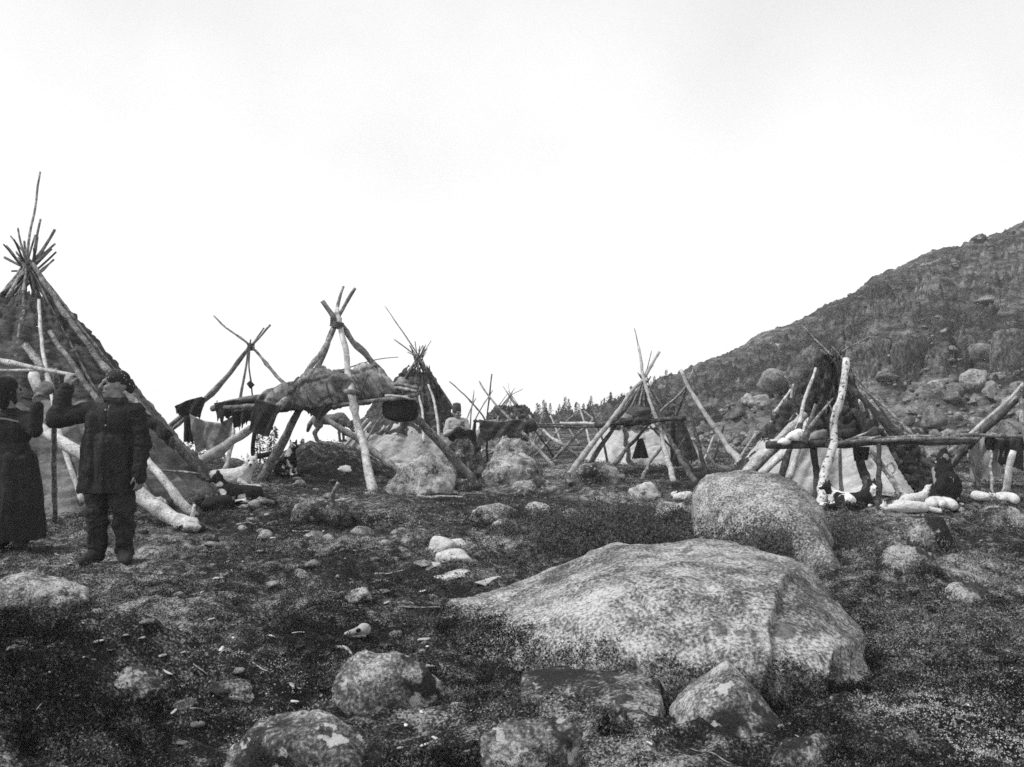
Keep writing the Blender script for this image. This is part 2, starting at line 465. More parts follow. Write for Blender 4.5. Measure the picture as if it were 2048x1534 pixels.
M['rock_pale'] = material('blotched_rock', [(.30, .03), (.43, .09), (.56, .22), (.70, .5)], 7, 12, .9, 1.0, 34, big=(1.6, .9), bdist=.025, fine=(70, .9), spots=[(4.2, .53, .57, .02, .9, 'n'), (9, .60, .63, .55, .8, 'n')])
M['talus'] = material('talus_stone', [(.28, .035), (.42, .10), (.56, .20), (.75, .34)], 2.4, 12, .95, 1.0, 9, big=(.5, .7), var=.35, bdist=.06, fine=(18, .7), spots=[(5, .58, .63, .03, .8, 'n')])
M['cliff'] = material('cliff_rock', [(.28, .025), (.44, .06), (.58, .12), (.75, .24)], 1.6, 12, .95, 1.0, 5, big=(.35, .7), bdist=.1, fine=(10, 1.05), stretch=(1, 1, .5), spots=[(1.6, .55, .62, .02, .8, 'n')])
M['slab'] = material('pale_slab', [(.3, .22), (.5, .45), (.75, .66)], 8, 10, .9, .8, 30, bdist=.015, fine=(60, 0.84))
M['wood'] = material('weathered_pole', [(.28, .04), (.45, .13), (.60, .28), (.78, .46)], 9, 8, .85, .8, 40, var=.3, bdist=.01, fine=(60, 0.84), spots=[(22, .59, .66, .035, .8, 'n')])
M['wood_log'] = material('barked_log', [(.30, .02), (.46, .06), (.56, .22), (.70, .45)], 5, 10, .9, 1.0, 40, bdist=.015, fine=(50, 0.84))
M['wood_pale'] = material('peeled_pole', [(.28, .16), (.48, .36), (.72, .62)], 8, 8, .8, .7, 40, var=.2, bdist=.008, fine=(60, 0.84), spots=[(26, .60, .66, .06, .8, 'n')])
M['wood_dark'] = material('bark_pole', [(.3, .015), (.5, .045), (.72, .14)], 12, 8, .95, .8, 50, var=.3, bdist=.01)
M['birch'] = material('birch_pole', [(.3, .36), (.6, .55), (.8, .66)], 6, 8, .8, .5, 40, spots=[(20, .55, .60, .03, .92, 'n')], bdist=.008, fine=(60, 0.63))
M['canvas'] = material('pale_canvas', [(.25, .17), (.5, .38), (.75, .60)], 2.6, 8, .95, .7, 14, big=(.8, .7), bdist=.03, fine=(40, 0.35), spots=[(9, .66, .76, .10, .6, 'n')])
M['canvas_grey'] = material('smoked_canvas', [(.25, .05), (.5, .13), (.75, .28)], 2.6, 8, .95, .7, 12, big=(.8, .7), bdist=.03, fine=(40, 0.35), spots=[(11, .62, .74, .03, .6, 'n')])
M['canvas_load'] = material('stained_canvas', [(.30, .05), (.48, .17), (.62, .30), (.75, .42)], 5, 10, .95, .9, 14, big=(1.4, 1.0), bdist=.03, fine=(60, 0.35), spots=[(13, .64, .74, .04, .6, 'n')])
M['bark'] = material('dark_bark', [(.28, .010), (.48, .03), (.62, .075), (.8, .2)], 10, 10, .95, 1.0, 25, stretch=(1, 1, .35), bdist=.03)
M['bark_grey'] = material('smoky_bark', [(.28, .02), (.48, .055), (.62, .11), (.8, .22)], 8, 10, .95, 1.0, 20, stretch=(.6, .6, 1.6), bdist=.03)
M['hide'] = material('dried_hide', [(.3, .10), (.5, .24), (.72, .46)], 7, 8, .9, .6, 25, bdist=.01, spots=[(12, .60, .70, .04, .7, 'n')])
M['hide_dark'] = material('dark_hide', [(.3, .012), (.55, .03), (.8, .085)], 9, 8, .9, .6, 30, bdist=.01)
M['hide_white'] = material('white_pelt', [(.3, .5), (.6, .75), (.8, .82)], 9, 8, .95, .8, 40, bdist=.01)
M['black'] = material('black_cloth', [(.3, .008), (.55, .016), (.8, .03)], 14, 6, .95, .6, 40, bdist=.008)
M['coat'] = material('dark_wool', [(.3, .012), (.55, .022), (.8, .04)], 18, 8, .95, .6, 60, bdist=.006, big=(2.0, .5))
M['skirt'] = material('dark_skirt', [(.3, .014), (.55, .024), (.8, .045)], 12, 8, .95, .6, 50, bdist=.006)
M['trouser'] = material('dark_trouser', [(.3, .014), (.55, .026), (.8, .05)], 16, 8, .95, .6, 50, bdist=.006)
M['skin'] = material('tanned_skin', [(.3, .15), (.6, .21), (.8, .27)], 10, 4, .6, .15, 60, spec=.3)
M['cap'] = material('dotted_kerchief', [(.3, .018), (.7, .03)], 20, 4, .9, .3, 60, spots=[(34, .22, .12, .42, .95, 'v')])
M['shirt'] = material('pale_shirt', [(.3, .24), (.6, .4), (.8, .55)], 8, 6, .95, .5, 30, bdist=.01)
M['stripes'] = material('grey_cap', [(.3, .03), (.55, .08), (.7, .2)], 6, 3, .95, .3, 30, stretch=(.1, .1, 4))
M['fur_white'] = material('white_fur', [(.25, .36), (.5, .58), (.75, .7)], 14, 6, .95, .9, 70, bdist=.015)
M['fur_black'] = material('black_fur', [(.3, .008), (.55, .02), (.8, .05)], 18, 6, .95, .9, 70, bdist=.015)
M['fur_grey'] = material('grey_fur', [(.3, .05), (.5, .16), (.7, .34)], 5, 6, .95, .9, 60, bdist=.015)
M['fur_pied'] = material('pied_fur', [(.47, .74), (.49, .70), (.505, .02), (.7, .015)], 4.2, 1.5, .95, .8, 60, bdist=.015)
M['fur_tan'] = material('black_and_white_fur', [(.46, .012), (.56, .02), (.60, .6), (.7, .7)], 4.5, 2, .95, .8, 60, bdist=.015)
M['nose'] = material('wet_nose', [(.3, .006), (.7, .01)], 10, 2, .35, 0)
M['leaf'] = material('heath_leaf', [(.38, .004), (.49, .016), (.58, .055), (.68, .16)], 4.5, 8, .85, 0, world=True, big=(.45, 1.0), fine=(60, 1.05))
M['lichen'] = material('reindeer_lichen', [(.3, .14), (.5, .30), (.7, .52)], 3.5, 5, .9, 0, world=True)
M['needle'] = material('spruce_needles', [(.3, .04), (.6, .08), (.8, .14)], 2, 4, .9, 0, var=.35)
M['bone'] = material('bleached_bone', [(.3, .22), (.6, .42), (.8, .58)], 14, 6, .8, .4, 40, bdist=.004)
M['rope'] = material('hide_rope', [(.3, .03), (.6, .10), (.8, .2)], 30, 4, .9, .6, 80, bdist=.004)
M['chip'] = material('fresh_wood_chip', [(.3, .4), (.6, .62), (.8, .75)], 20, 5, .8, .4, 60, var=.3, bdist=.003)
M['turf'] = material('dark_turf', [(.3, .012), (.5, .03), (.66, .08), (.8, .2)], 11, 12, .95, 1.0, 40, bdist=.03)
# ------------------------------------------------------------------ camera, sky, sun
cam = bpy.data.cameras.new('camera'); co = bpy.data.objects.new('camera', cam); COL.objects.link(co)
co.location = (0, 0, CH); co.rotation_euler = (R2(90), 0, 0)
cam.sensor_width = 36; cam.lens = 36 * F / 2048; cam.shift_y = (H - 767) / 2048
cam.clip_end = 5000; cam.clip_start = .05
SC.camera = co
SUN_EL, SUN_AZ = 56, -104        # azimuth from +Y towards +X: light from the left, a little behind the camera
W = bpy.data.worlds.new('World'); SC.world = W; W.use_nodes = True
nt = W.node_tree; N = nt.nodes; L = nt.links
sky = N.new('ShaderNodeTexSky'); sky.sky_type = 'NISHITA'; sky.sun_disc = False
sky.sun_elevation = R2(SUN_EL); sky.sun_rotation = R2(SUN_AZ); sky.air_density = 1.0; sky.dust_density = 4.0
tc = N.new('ShaderNodeTexCoord'); sx = N.new('ShaderNodeSeparateXYZ'); L.new(tc.outputs['Generated'], sx.inputs[0])
mxz = N.new('ShaderNodeMath'); mxz.operation = 'MAXIMUM'; mxz.inputs[1].default_value = .14; L.new(sx.outputs['Z'], mxz.inputs[0])
cx = N.new('ShaderNodeCombineXYZ'); L.new(sx.outputs['X'], cx.inputs[0]); L.new(sx.outputs['Y'], cx.inputs[1]); L.new(mxz.outputs[0], cx.inputs[2])
L.new(cx.outputs[0], sky.inputs['Vector'])
bw = N.new('ShaderNodeRGBToBW'); L.new(sky.outputs[0], bw.inputs[0])
pw = N.new('ShaderNodeMath'); pw.operation = 'POWER'; pw.inputs[1].default_value = .35; L.new(bw.outputs[0], pw.inputs[0])
zr = N.new('ShaderNodeMapRange'); zr.inputs['From Min'].default_value = .12; zr.inputs['From Max'].default_value = .55; zr.inputs['To Min'].default_value = 1.1; zr.inputs['To Max'].default_value = .71; L.new(sx.outputs['Z'], zr.inputs['Value'])   # the cloud is thinner and brighter low down   # an even overcast
cn = N.new('ShaderNodeTexNoise'); cn.inputs['Scale'].default_value = 1.6; cn.inputs['Detail'].default_value = 5; L.new(cx.outputs[0], cn.inputs['Vector'])
cr = N.new('ShaderNodeMapRange'); cr.inputs['From Min'].default_value = .3; cr.inputs['From Max'].default_value = .7
cr.inputs['To Min'].default_value = .78; cr.inputs['To Max'].default_value = 1.2; L.new(cn.outputs['Fac'], cr.inputs['Value'])
mu = N.new('ShaderNodeMath'); mu.operation = 'MULTIPLY'; L.new(pw.outputs[0], mu.inputs[0]); L.new(cr.outputs[0], mu.inputs[1])
mg = N.new('ShaderNodeMath'); mg.operation = 'MULTIPLY'; mg.inputs[1].default_value = 3.6; mz = N.new('ShaderNodeMath'); mz.operation = 'MULTIPLY'; L.new(mu.outputs[0], mz.inputs[0]); L.new(zr.outputs[0], mz.inputs[1]); L.new(mz.outputs[0], mg.inputs[0])
bg = N['Background']; bg.inputs['Strength'].default_value = .13
L.new(mg.outputs[0], bg.inputs['Color'])
sun = bpy.data.lights.new('sun', 'SUN'); sun.energy = 2.2; sun.angle = R2(11); sun.color = (1, 1, 1)
so = bpy.data.objects.new('sun', sun); COL.objects.link(so)
a, e = R2(SUN_AZ), R2(SUN_EL)
so.rotation_euler = Vector((-math.sin(a) * math.cos(e), -math.cos(a) * math.cos(e), -math.sin(e))).to_track_quat('-Z', 'Y').to_euler()
SC.view_settings.view_transform = 'Standard'; SC.view_settings.look = 'None'; SC.view_settings.exposure = .66; SC.view_settings.gamma = 1
SC.cycles.filter_width = 1.6
SC.cycles.use_denoising = False

# ------------------------------------------------------------------ ground and hill: one sheet, cut where the hill begins
us = np.concatenate([np.arange(-1500, -60, 16), np.arange(-60, 2110, 2.5), np.arange(2110, 3600, 16)])
pys = np.concatenate([np.arange(3400, 1560, -30), np.arange(1560, 935, -2.3)])
Ds = flatD(pys); d = Ds[-1]; far = []
while d < 125: d *= 1.0065; far.append(d)
while d < 330: d *= 1.10; far.append(d)
Ds = np.concatenate([Ds, far])
UU, DD = np.meshgrid(us, Ds)
X = (UU - U0) / F * DD
Z = terrain(X.ravel(), DD.ravel())
V = np.stack([X.ravel(), DD.ravel(), Z], 1)
nr, nc = UU.shape
idx = np.arange(nr * nc).reshape(nr, nc)
Q = np.stack([idx[:-1, :-1], idx[:-1, 1:], idx[1:, 1:], idx[1:, :-1]], 2).reshape(-1, 4)
Df_ = np.interp(UU, [900, 1240, 1500, 1800, 2048, 2900], [52, 46, 30, 24, 21, 19])
hm = ((UU > 1000) & (DD > Df_))[:-1, :-1].ravel()
def submesh(name, q, mat):
    ids = np.unique(q); mp = np.zeros(len(V), dtype=np.int64); mp[ids] = np.arange(len(ids))
    me = fastmesh(name, V[ids], mp[q]); me.materials.append(mat)
    o = bpy.data.objects.new(name, me); COL.objects.link(o); o['kind'] = 'structure'; return o
submesh('ground', Q[~hm], M['ground']); submesh('hill', Q[hm], M['hill'])

# ------------------------------------------------------------------ heath: loose leaves, twigs and lichen, uncountable
def scatter(name, label, mat, pts, size, per, seed, hgt=1.0, spread=1.0):
    rs = np.random.RandomState(seed); n = len(pts); k = n * per
    c = np.repeat(pts, per, 0); s = np.repeat(size, per)
    off = rs.normal(size=(k, 3)) * np.stack([s * 1.3 * spread, s * 1.3 * spread, s * .2], 1)
    h = np.abs(rs.normal(size=k)) * s * 1.1 * hgt
    c = c + off; c[:, 2] += h
    d = rs.normal(size=(k, 3)); d[:, 2] = np.abs(d[:, 2]) * .7 + .2; d /= np.linalg.norm(d, axis=1)[:, None]
    e = np.cross(d, rs.normal(size=(k, 3))); e /= np.linalg.norm(e, axis=1)[:, None] + 1e-9
    ln = s * rs.uniform(.5, 1.3, k); wd = s * rs.uniform(.18, .42, k)
    v = np.stack([c - e * wd[:, None], c + e * wd[:, None], c + d * ln[:, None]], 1).reshape(-1, 3)
    q = np.arange(k * 3).reshape(-1, 3)
    me = fastmesh(name, v, q); me.materials.append(mat)
    o = bpy.data.objects.new(name, me); COL.objects.link(o)
    return tag(o, label, 'plants', kind='stuff')

def ground_points(n, seed, dmin, dmax, lo, hi, freq, umin=-80, umax=2130):
    rs = np.random.RandomState(seed)
    py = rs.uniform(flatpy(dmax), flatpy(dmin), n); D = flatD(py); u = rs.uniform(umin, umax, n)
    x = (u - U0) / F * D
    w = fbm(np.stack([x, D, np.full(n, seed * 1.7)], 1) * freq, 3)
    keep = rs.uniform(0, 1, n) < ss(w, lo, hi)
    x, D = x[keep], D[keep]
    return np.stack([x, D, terrain(x, D)], 1)
def flatpy(D): return H + CH * F / D
p = ground_points(100000, 3, 3.0, 30, -.45, .30, 1.3)
scatter('heath', 'low dark heath leaves covering the open ground of the camp', M['leaf'], p, .007 + .0014 * p[:, 1], 6, 11)
p = ground_points(70000, 5, 3.0, 24, .08, .55, 1.0)
scatter('lichen', 'pale reindeer lichen tufts dotted through the dark heath', M['lichen'], p, .005 + .0011 * p[:, 1], 6, 12, .6)

M['scrub'] = material('scrub_leaf', [(.3, .02), (.5, .06), (.7, .16)], 22, 6, .85, 0, world=True)
def shrub_patch(boxes, seed, n, size, hgt):
    rs = np.random.RandomState(seed); out = []
    for (u0, u1, p0, p1) in boxes:
        m = int(n * (u1 - u0) * (p1 - p0) / 10000)
        u = rs.uniform(u0, u1, m) + rs.normal(size=m) * 22; D = flatD(rs.uniform(p0, p1, m) + rs.normal(size=m) * 9); x = (u - U0) / F * D
        keep = fbm(np.stack([x, D, np.zeros(m)], 1) * 2.2 + 2, 3) > -.08 + rs.normal(size=m) * .12
        x, D = x[keep], D[keep]
        out.append(np.stack([x, D, terrain(x, D)], 1))
    out = np.concatenate(out)
    return out
p = shrub_patch([(1080, 1420, 1060, 1115), (1230, 1420, 1030, 1065), (1400, 1590, 1070, 1125), (1650, 1720, 1060, 1110)], 21, 2600, .03, 1)
scatter('crowberry_scrub', 'thick dark crowberry scrub growing between the big boulders', M['scrub'], p, np.full(len(p), .022), 14, 23, 3.4, 1.2)

rs = np.random.RandomState(41); n = 2600
u = rs.uniform(1370, 1585, n); D = rs.uniform(6.55, 7.35, n) - (u - 1480) / 1000; x = (u - U0) / F * D
p = np.stack([x, D, terrain(x, D)], 1)
scatter('crowberry_scrub', 'upright dark scrub filling the gap between the two big boulders', M['scrub'], p, np.full(n, .024), 12, 43, 6.0, 1.0)
# scrub and streaks on the hillside
rs = np.random.RandomState(31); n = 30000
u = rs.uniform(1050, 2150, n); t = rs.uniform(.25, .90, n)
Dh0 = np.interp(u, [900, 1240, 1500, 1800, 2048, 2900], [52, 46, 30, 24, 21, 19]); Dh1 = np.interp(u, [900, 1240, 1500, 2048, 2900], [72, 88, 92, 80, 70])
D = Dh0 + (Dh1 - Dh0) * t; x = (u - U0) / F * D
z = terrain(x, D)
w = fbm(np.stack([x * .35 + z * .5, D * .18, z * .9], 1), 3)
k = rs.uniform(0, 1, n) < ss(w, -.15, .35)
pts = np.stack([x, D, z], 1)[k]
scatter('hillside_scrub', 'patchy low scrub growing in streaks across the hillside', M['leaf'], pts, np.full(len(pts), .10) * rs.uniform(.5, 1.3, len(pts)), 6, 33, .5, 1.6)

# ------------------------------------------------------------------ boulders
def facet(u, w):
    # the broken right-hand face of the big boulder sits back behind a crack
    cx = np.interp(w, [1140, 1160, 1210, 1250, 1290, 1400], [1600, 1567, 1552, 1540, 1546, 1520])
    r = ss(u, cx - 3, cx + 5) * ss(w, 1138, 1165)
    r2 = ss(u - 0.0 * w, np.interp(w, [1270, 1300, 1380], [1715, 1672, 1660]), np.interp(w, [1270, 1300, 1380], [1722, 1680, 1668])) * ss(w, 1262, 1300)
    cr = np.exp(-((u - np.interp(w, [1185, 1235], [1440, 1500])) / 5) ** 2) * ((w > 1180) & (w < 1240))
    cr2 = np.exp(-((u - np.interp(w, [1180, 1232], [1268, 1312])) / 4) ** 2) * ((w > 1178) & (w < 1234))
    cr3 = np.exp(-((w - np.interp(u, [1145, 1180, 1220], [1172, 1160, 1152])) / 4) ** 2) * ((u > 1140) & (u < 1228))
    cr4 = np.exp(-((w - np.interp(u, [960, 1080, 1180], [1210, 1172, 1140])) / 4) ** 2) * ((u > 950) & (u < 1140))
    return -.05 * r - .04 * r2 - .035 * cr - .03 * cr2 - .03 * cr3 - .03 * cr4
cols = [(800, 5.75, 805, 1224, 5.95, .15), (850, 5.35, 870, 1212, 5.95, .35), (930, 4.9, 1000, 1184, 5.9, .6), (1020, 4.6, 1110, 1150, 5.9, .9),
        (1120, 4.35, 1230, 1103, 5.85, 1.1), (1230, 4.2, 1330, 1086, 5.8, .85), (1340, 4.1, 1420, 1083, 5.75, .85), (1450, 4.05, 1500, 1098, 5.6, .85),
        (1560, 4.02, 1605, 1130, 5.4, 1.0), (1650, 4.05, 1680, 1180, 5.1, .8), (1730, 4.12, 1735, 1245, 4.85, .6), (1778, 4.25, 1772, 1325, 4.6, .4), (1795, 4.4, 1785, 1395, 4.48, .2)]
BB1 = loft_rock(cols, 3.0, 260, 130, .70, .030, facet, .60)
single('boulder', BB1, M['granite_big'], 'huge low whaleback boulder of speckled pale granite filling the right foreground', 'boulder')
cols = [(1388, 8.3, 1392, 972, 8.9, .4), (1400, 8.0, 1412, 950, 8.9, .7), (1425, 7.7, 1440, 946, 8.8, 1.0), (1470, 7.45, 1490, 945, 8.7, 1.1), (1530, 7.25, 1550, 950, 8.6, 1.1),
        (1590, 7.0, 1600, 972, 8.4, 1.0), (1640, 6.75, 1640, 1020, 8.0, .9), (1672, 6.55, 1664, 1080, 7.5, .7), (1690, 6.45, 1682, 1140, 7.0, .5), (1700, 6.45, 1694, 1190, 6.55, .2)]
single('boulder', loft_rock(cols, 11.0, 200, 110, .75, .04, None, .68), M['granite_big'], 'tall flat-topped pale boulder standing right behind the whaleback boulder', 'boulder')

FOOT = []
def fl_(py): return flatD(py)
single('boulder', loft_rock([(1335, fl_(1428), 1338, 1412, 3.95, .05), (1362, fl_(1450), 1378, 1368, 4.0, .18), (1420, fl_(1468), 1425, 1336, 3.98, .25), (1462, fl_(1474), 1455, 1318, 3.95, .25), (1500, fl_(1476), 1490, 1346, 3.88, .22), (1545, fl_(1472), 1535, 1405, 3.78, .15), (1582, fl_(1466), 1572, 1456, 3.70, .05)], 21.0, 150, 80, .95, .022, None, 1.0),
       M['rock_pale'], 'angular dark boulder with a pale lichen crest in front of the huge boulder', 'boulder')
single('boulder', loft_rock([(1040, fl_(1440), 1045, 1352, 4.25, .05), (1090, fl_(1462), 1100, 1341, 4.3, .2), (1190, fl_(1468), 1195, 1344, 4.3, .25), (1280, fl_(1466), 1285, 1338, 4.25, .25), (1322, fl_(1462), 1318, 1366, 4.1, .15), (1338, fl_(1452), 1334, 1430, 3.9, .05)], 27.0, 150, 80, .7, .03, None, .8),
       M['rock_dark'], 'low mossy boulder left of the angular one below the huge boulder', 'boulder')
ROCKS = [  # x0, x1, top, base, seed, depth ratio, material, planes, label
    (660, 885, 1298, 1430, 12, .8, 'rock_pale', 9, 'mossy rock with a pale blotched right face in the lower centre foreground'),
    (450, 805, 1426, 1580, 15, .7, 'rock_pale', 7, 'rounded pale-capped boulder cut by the bottom edge of the photo'),
    (960, 1170, 1440, 1560, 17, .6, 'rock_pale', 9, 'flat-sided rock at the bottom edge beside the broken pale stick'),
    (-60, 172, 1145, 1222, 18, .7, 'granite', 7, 'pale smooth boulder at the left edge in front of the standing people'),
    (755, 912, 905, 990, 22, .8, 'granite', 9, 'pale boulder undercut with shadow at the foot of the white front pole'),
    (958, 1090, 905, 972, 24, .7, 'granite', 8, 'long cracked boulder right of the grassy dome'),
    (978, 1072, 875, 955, 25, .7, 'granite', 10, 'pale steep rock standing behind the long cracked boulder'),
    (870, 985, 1085, 1120, 61, .6, 'slab', 12, None),
    (930, 1045, 1005, 1042, 27, .6, 'granite', 9, 'flat-topped pale rock in the middle ground left of the small round stone'),
    (1042, 1108, 1003, 1038, 28, .8, 'granite', 8, 'small round stone beside the flat-topped rock in the middle ground'),
    (978, 1042, 1036, 1072, 29, .8, 'granite', 8, 'domed grey stone in front of the flat-topped rock'),
    (1115, 1172, 978, 1010, 30, .6, 'wood_dark', 12, None),
    (1255, 1330, 962, 1003, 32, .8, 'granite', 9, 'pointed pale rock below the middle rack left of the white dog'),
    (1300, 1400, 1003, 1045, 33, .8, 'granite', 12, 'split pale rock leaning against the tall flat-topped boulder'),
    (1130, 1250, 925, 968, 35, .8, 'rock_dark', 8, 'rounded dark rock between the slanting poles of the middle rack'),
    (1390, 1452, 952, 1036, 36, .8, 'rock_dark', 6, 'smooth dark stone pressed against the left side of the flat-topped boulder'),
    (1745, 1925, 1028, 1112, 37, .8, 'rock_dark', 8, 'large grey weathered rock below the sleeping white dogs'),
    (1735, 1890, 1090, 1160, 38, .7, 'rock_dark', 11, 'ridged grey rock in front of the large weathered rock at right'),
    (1925, 2080, 1010, 1062, 39, .7, 'rock_dark', 8, 'broad dark rock at the right edge below the white dogs'),
    (1880, 2010, 1165, 1215, 40, .7, 'rock_dark', 8, 'low turf-covered rock at the right edge of the heath'),
    (495, 552, 993, 1013, 41, .7, 'granite', 7, 'small pale flat stone right of the black dogs'),
    (300, 345, 993, 1020, 42, .8, 'slab', 7, 'bright pale stone under the lodge cover behind the leaning log'),
    (358, 404, 1040, 1064, 43, .8, 'slab', 7, 'pale round stone where the thick leaning log ends'),
    (655, 720, 930, 945, 44, .7, 'slab', 7, 'pale flat stone at the foot of the pale lodge cover'),
    (575, 712, 998, 1050, 45, .6, 'rock_dark', 7, 'lumpy turf-covered rock behind the snapped stump'),
    (690, 745, 1175, 1212, 46, .7, 'granite', 8, 'half-buried grey stone in the left middle heath'),
    (365, 565, 1343, 1408, 47, .9, 'rock_dark', 9, 'mossy ledge rock with a pale top in the lower left foreground'),
    (180, 340, 1338, 1404, 50, .9, 'rock_dark', 9, 'dark ledge rock with a broken pale edge in the lower left corner'),
    (1660, 1720, 1000, 1016, 49, .8, 'rock_dark', 8, 'flat dark stone behind the piebald dogs'),
    (1020, 1120, 955, 985, 52, .7, 'rock_dark', 8, 'low dark rock between the cracked boulder and the round stone'),
    (905, 965, 958, 985, 53, .7, 'rock_dark', 8, 'small dark stone at the foot of the right tripod leg'),
    (1205, 1260, 1400, 1470, 54, .7, 'rock_dark', 9, 'small knobbly rock in front of the low mossy boulder'),
    (1545, 1700, 1470, 1560, 55, .7, 'rock_dark', 8, 'half-buried rock at the bottom edge below the angular boulder'),
]
for (x0, x1, yt, yb, sd, dr, mt, pl, lab) in ROCKS:
    if lab is None: continue
    small = (x1 - x0) < 80
    mb_ = rock_mb(x0, x1, yt, yb, sd, dr, 4 if small else 5, pl, 30 if small else 18 if pl > 8 else 11)
    single('boulder' if not small else 'stone', mb_, M[mt], lab, 'boulder' if not small else 'stone')
    if yb > 1000 and sd not in (4, 9, 12, 47, 50): FOOT.append(np.concatenate(mb_.v))
# the dome where the seated person sits and the turf hummock under the rack
single('boulder', rock_mb(862, 978, 870, 978, 71, .9, 5, 5, 6, .6, D=16.4), M['rock_dark'], 'dark turf-grown dome of rock that the seated person sits on', 'boulder')
# pale slabs lying in the heath
for (x0, x1, yt, yb, sd, lab) in [(850, 915, 1066, 1102, 67, 'upper left pale slab of the small heap on the heath'), (885, 945, 1072, 1098, 62, 'upper right pale slab of the small heap on the heath'),
        (872, 948, 1092, 1122, 63, 'lowest pale slab of the small heap on the heath'), (818, 885, 1124, 1140, 64, 'thin pale slab lying left in front of the slab heap'),
        (868, 950, 1140, 1160, 65, 'long pale slab lying flat in front of the slab heap'), (950, 1012, 1150, 1174, 66, 'pale slab beside the left tail of the huge boulder')]:
    single('slab', rock_mb(x0, x1, yt + 5, yb, sd, 1.1, 4, 12, 45, .5, bury=.5, lo=.35), M['slab'], lab, 'slab')

# plants creeping over the foot of the boulders, thickened to darken the front gap
v = np.concatenate(BB1.v); rs = np.random.RandomState(55); v = v[rs.randint(0, len(v), 60000)] + rs.normal(size=(60000, 3)) * .012
u_ = U0 + F * v[:, 0] / v[:, 1]; w_ = H - (v[:, 2] - CH) * F / v[:, 1]
lim = np.interp(u_, [800, 900, 1000, 1100, 1200, 1300, 1400, 1500, 1600, 1740], [1212, 1222, 1248, 1282, 1296, 1318, 1332, 1348, 1362, 1372])  # moss line raised along the front, shading the boulder's lower face by colour
k = w_ + 60 * fbm(v * 2.6, 4) > lim + rs.normal(size=len(v)) * 14
creep = [v[k]]
for q in FOOT:
    n = 3000; s_ = q[rs.randint(0, len(q), n)] + rs.normal(size=(n, 3)) * .012
    hgt = (q[:, 2].max() - terrain([q[:, 0].mean()], [q[:, 1].mean()])[0])
    k = (s_[:, 2] - terrain(s_[:, 0], s_[:, 1]) < hgt * (.28 + .55 * fbm(s_ * 3.2, 3))) & (s_[:, 2] > terrain(s_[:, 0], s_[:, 1]) - .05)
    creep.append(s_[k])
creep = np.concatenate(creep)
scatter('creeping_moss', 'dark moss and heath over the foot of the boulders, brought higher to darken the gap', M['leaf'], creep, .006 + .0012 * creep[:, 1], 5, 57, .9, .9)

# talus on the hill foot: every stone is one object, a dozen shapes shared
tal = []
for i in range(14):
    v, f = rockshape(200 + i, 3 if i > 4 else 4, 11, 40, .7, .42)
    v = v * np.array([1, .85, .75]); me = bpy.data.meshes.new('talus_boulder'); me.from_pydata(v.tolist(), [], f); smooth(me); me.materials.append(M['talus']); tal.append(me)
rs = np.random.RandomState(77)
def talus(u, D, s, label=None, group='boulders of the talus slope', sink=.25):
    x = (u - U0) / F * D
    o = bpy.data.objects.new('talus_boulder', tal[rs.randint(len(tal))]); COL.objects.link(o)
    o.location = (x, D, tz(x, D) + s * (.55 - sink)); o.rotation_euler = (rs.uniform(-.3, .3), rs.uniform(-.3, .3), rs.uniform(0, 6.28)); o.scale = (s, s * rs.uniform(.8, 1.1), s * rs.uniform(.75, 1.05))
    tag(o, label or 'grey weathered boulder in the dense talus below the hillside', 'boulder', group)
def hillD(u, t): 
    a = float(np.interp(u, [900, 1240, 1500, 1800, 2048, 2900], [52, 46, 30, 24, 21, 19])); b = float(np.interp(u, [900, 1240, 1500, 2048, 2900], [72, 88, 92, 80, 70]))
    return a + (b - a) * t
cnt = 0
while cnt < 285:
    u = rs.uniform(1395, 2090); t = rs.uniform(-.04, .33)
    if u < 1600 and t > .12 + .20 * (u - 1395) / 205: continue
    D = hillD(u, t); s = D / F * rs.choice([11, 15, 19, 24, 30, 38], p=[.22, .25, .2, .17, .11, .05])
    talus(u, D, s); cnt += 1
for (u, py, w, lab) in [(1862, 852, 46, 'broad rounded pale boulder in the talus above the right rack'), (1842, 768, 42, 'blocky pale boulder high in the talus below the cliff'),
        (1545, 800, 40, 'large pale boulder in the talus left of the right lodge top'), (1905, 770, 32, 'wedge-shaped pale boulder beside the blocky one high in the talus'),
        (1960, 722, 44, 'cracked grey boulder at the cliff foot near the right edge'), (1500, 830, 28, 'square pale boulder in the talus left of the small pole frame'),
        (1770, 770, 30, 'grey rounded boulder high in the talus right of the birch post')]:
    lo, hi = 20., 70.
    for _ in range(40):
        D = (lo + hi) / 2; x = (u - U0) / F * D
        if float(terrain([x], [D], False)[0]) > CH - (py + w * .3 - H) * D / F: hi = D
        else: lo = D
    talus(u, D - .5, w * D / F, lab, None, .1)
# angular rocks that break through the heath higher up the hill
for i in range(85):
    u = rs.uniform(1290, 2100); t = rs.uniform(.36, .93) if u > 1560 else rs.uniform(.2, .93); D = hillD(u, t); s = D / F * rs.choice([7, 11, 16, 24], p=[.4, .3, .2, .1]); x = (u - U0) / F * D
    o = bpy.data.objects.new('hillside_rock', tal[rs.randint(len(tal))]); COL.objects.link(o); o.location = (x, D, tz(x, D) - s * .05); o.rotation_euler = (rs.uniform(-.2, .2), rs.uniform(-.2, .2), rs.uniform(-.5, .5)); o.scale = (s * 1.5, s, s * .6)
    tag(o, 'low grey rock breaking through the heath high on the hillside', 'rock', 'rocks of the upper hillside')
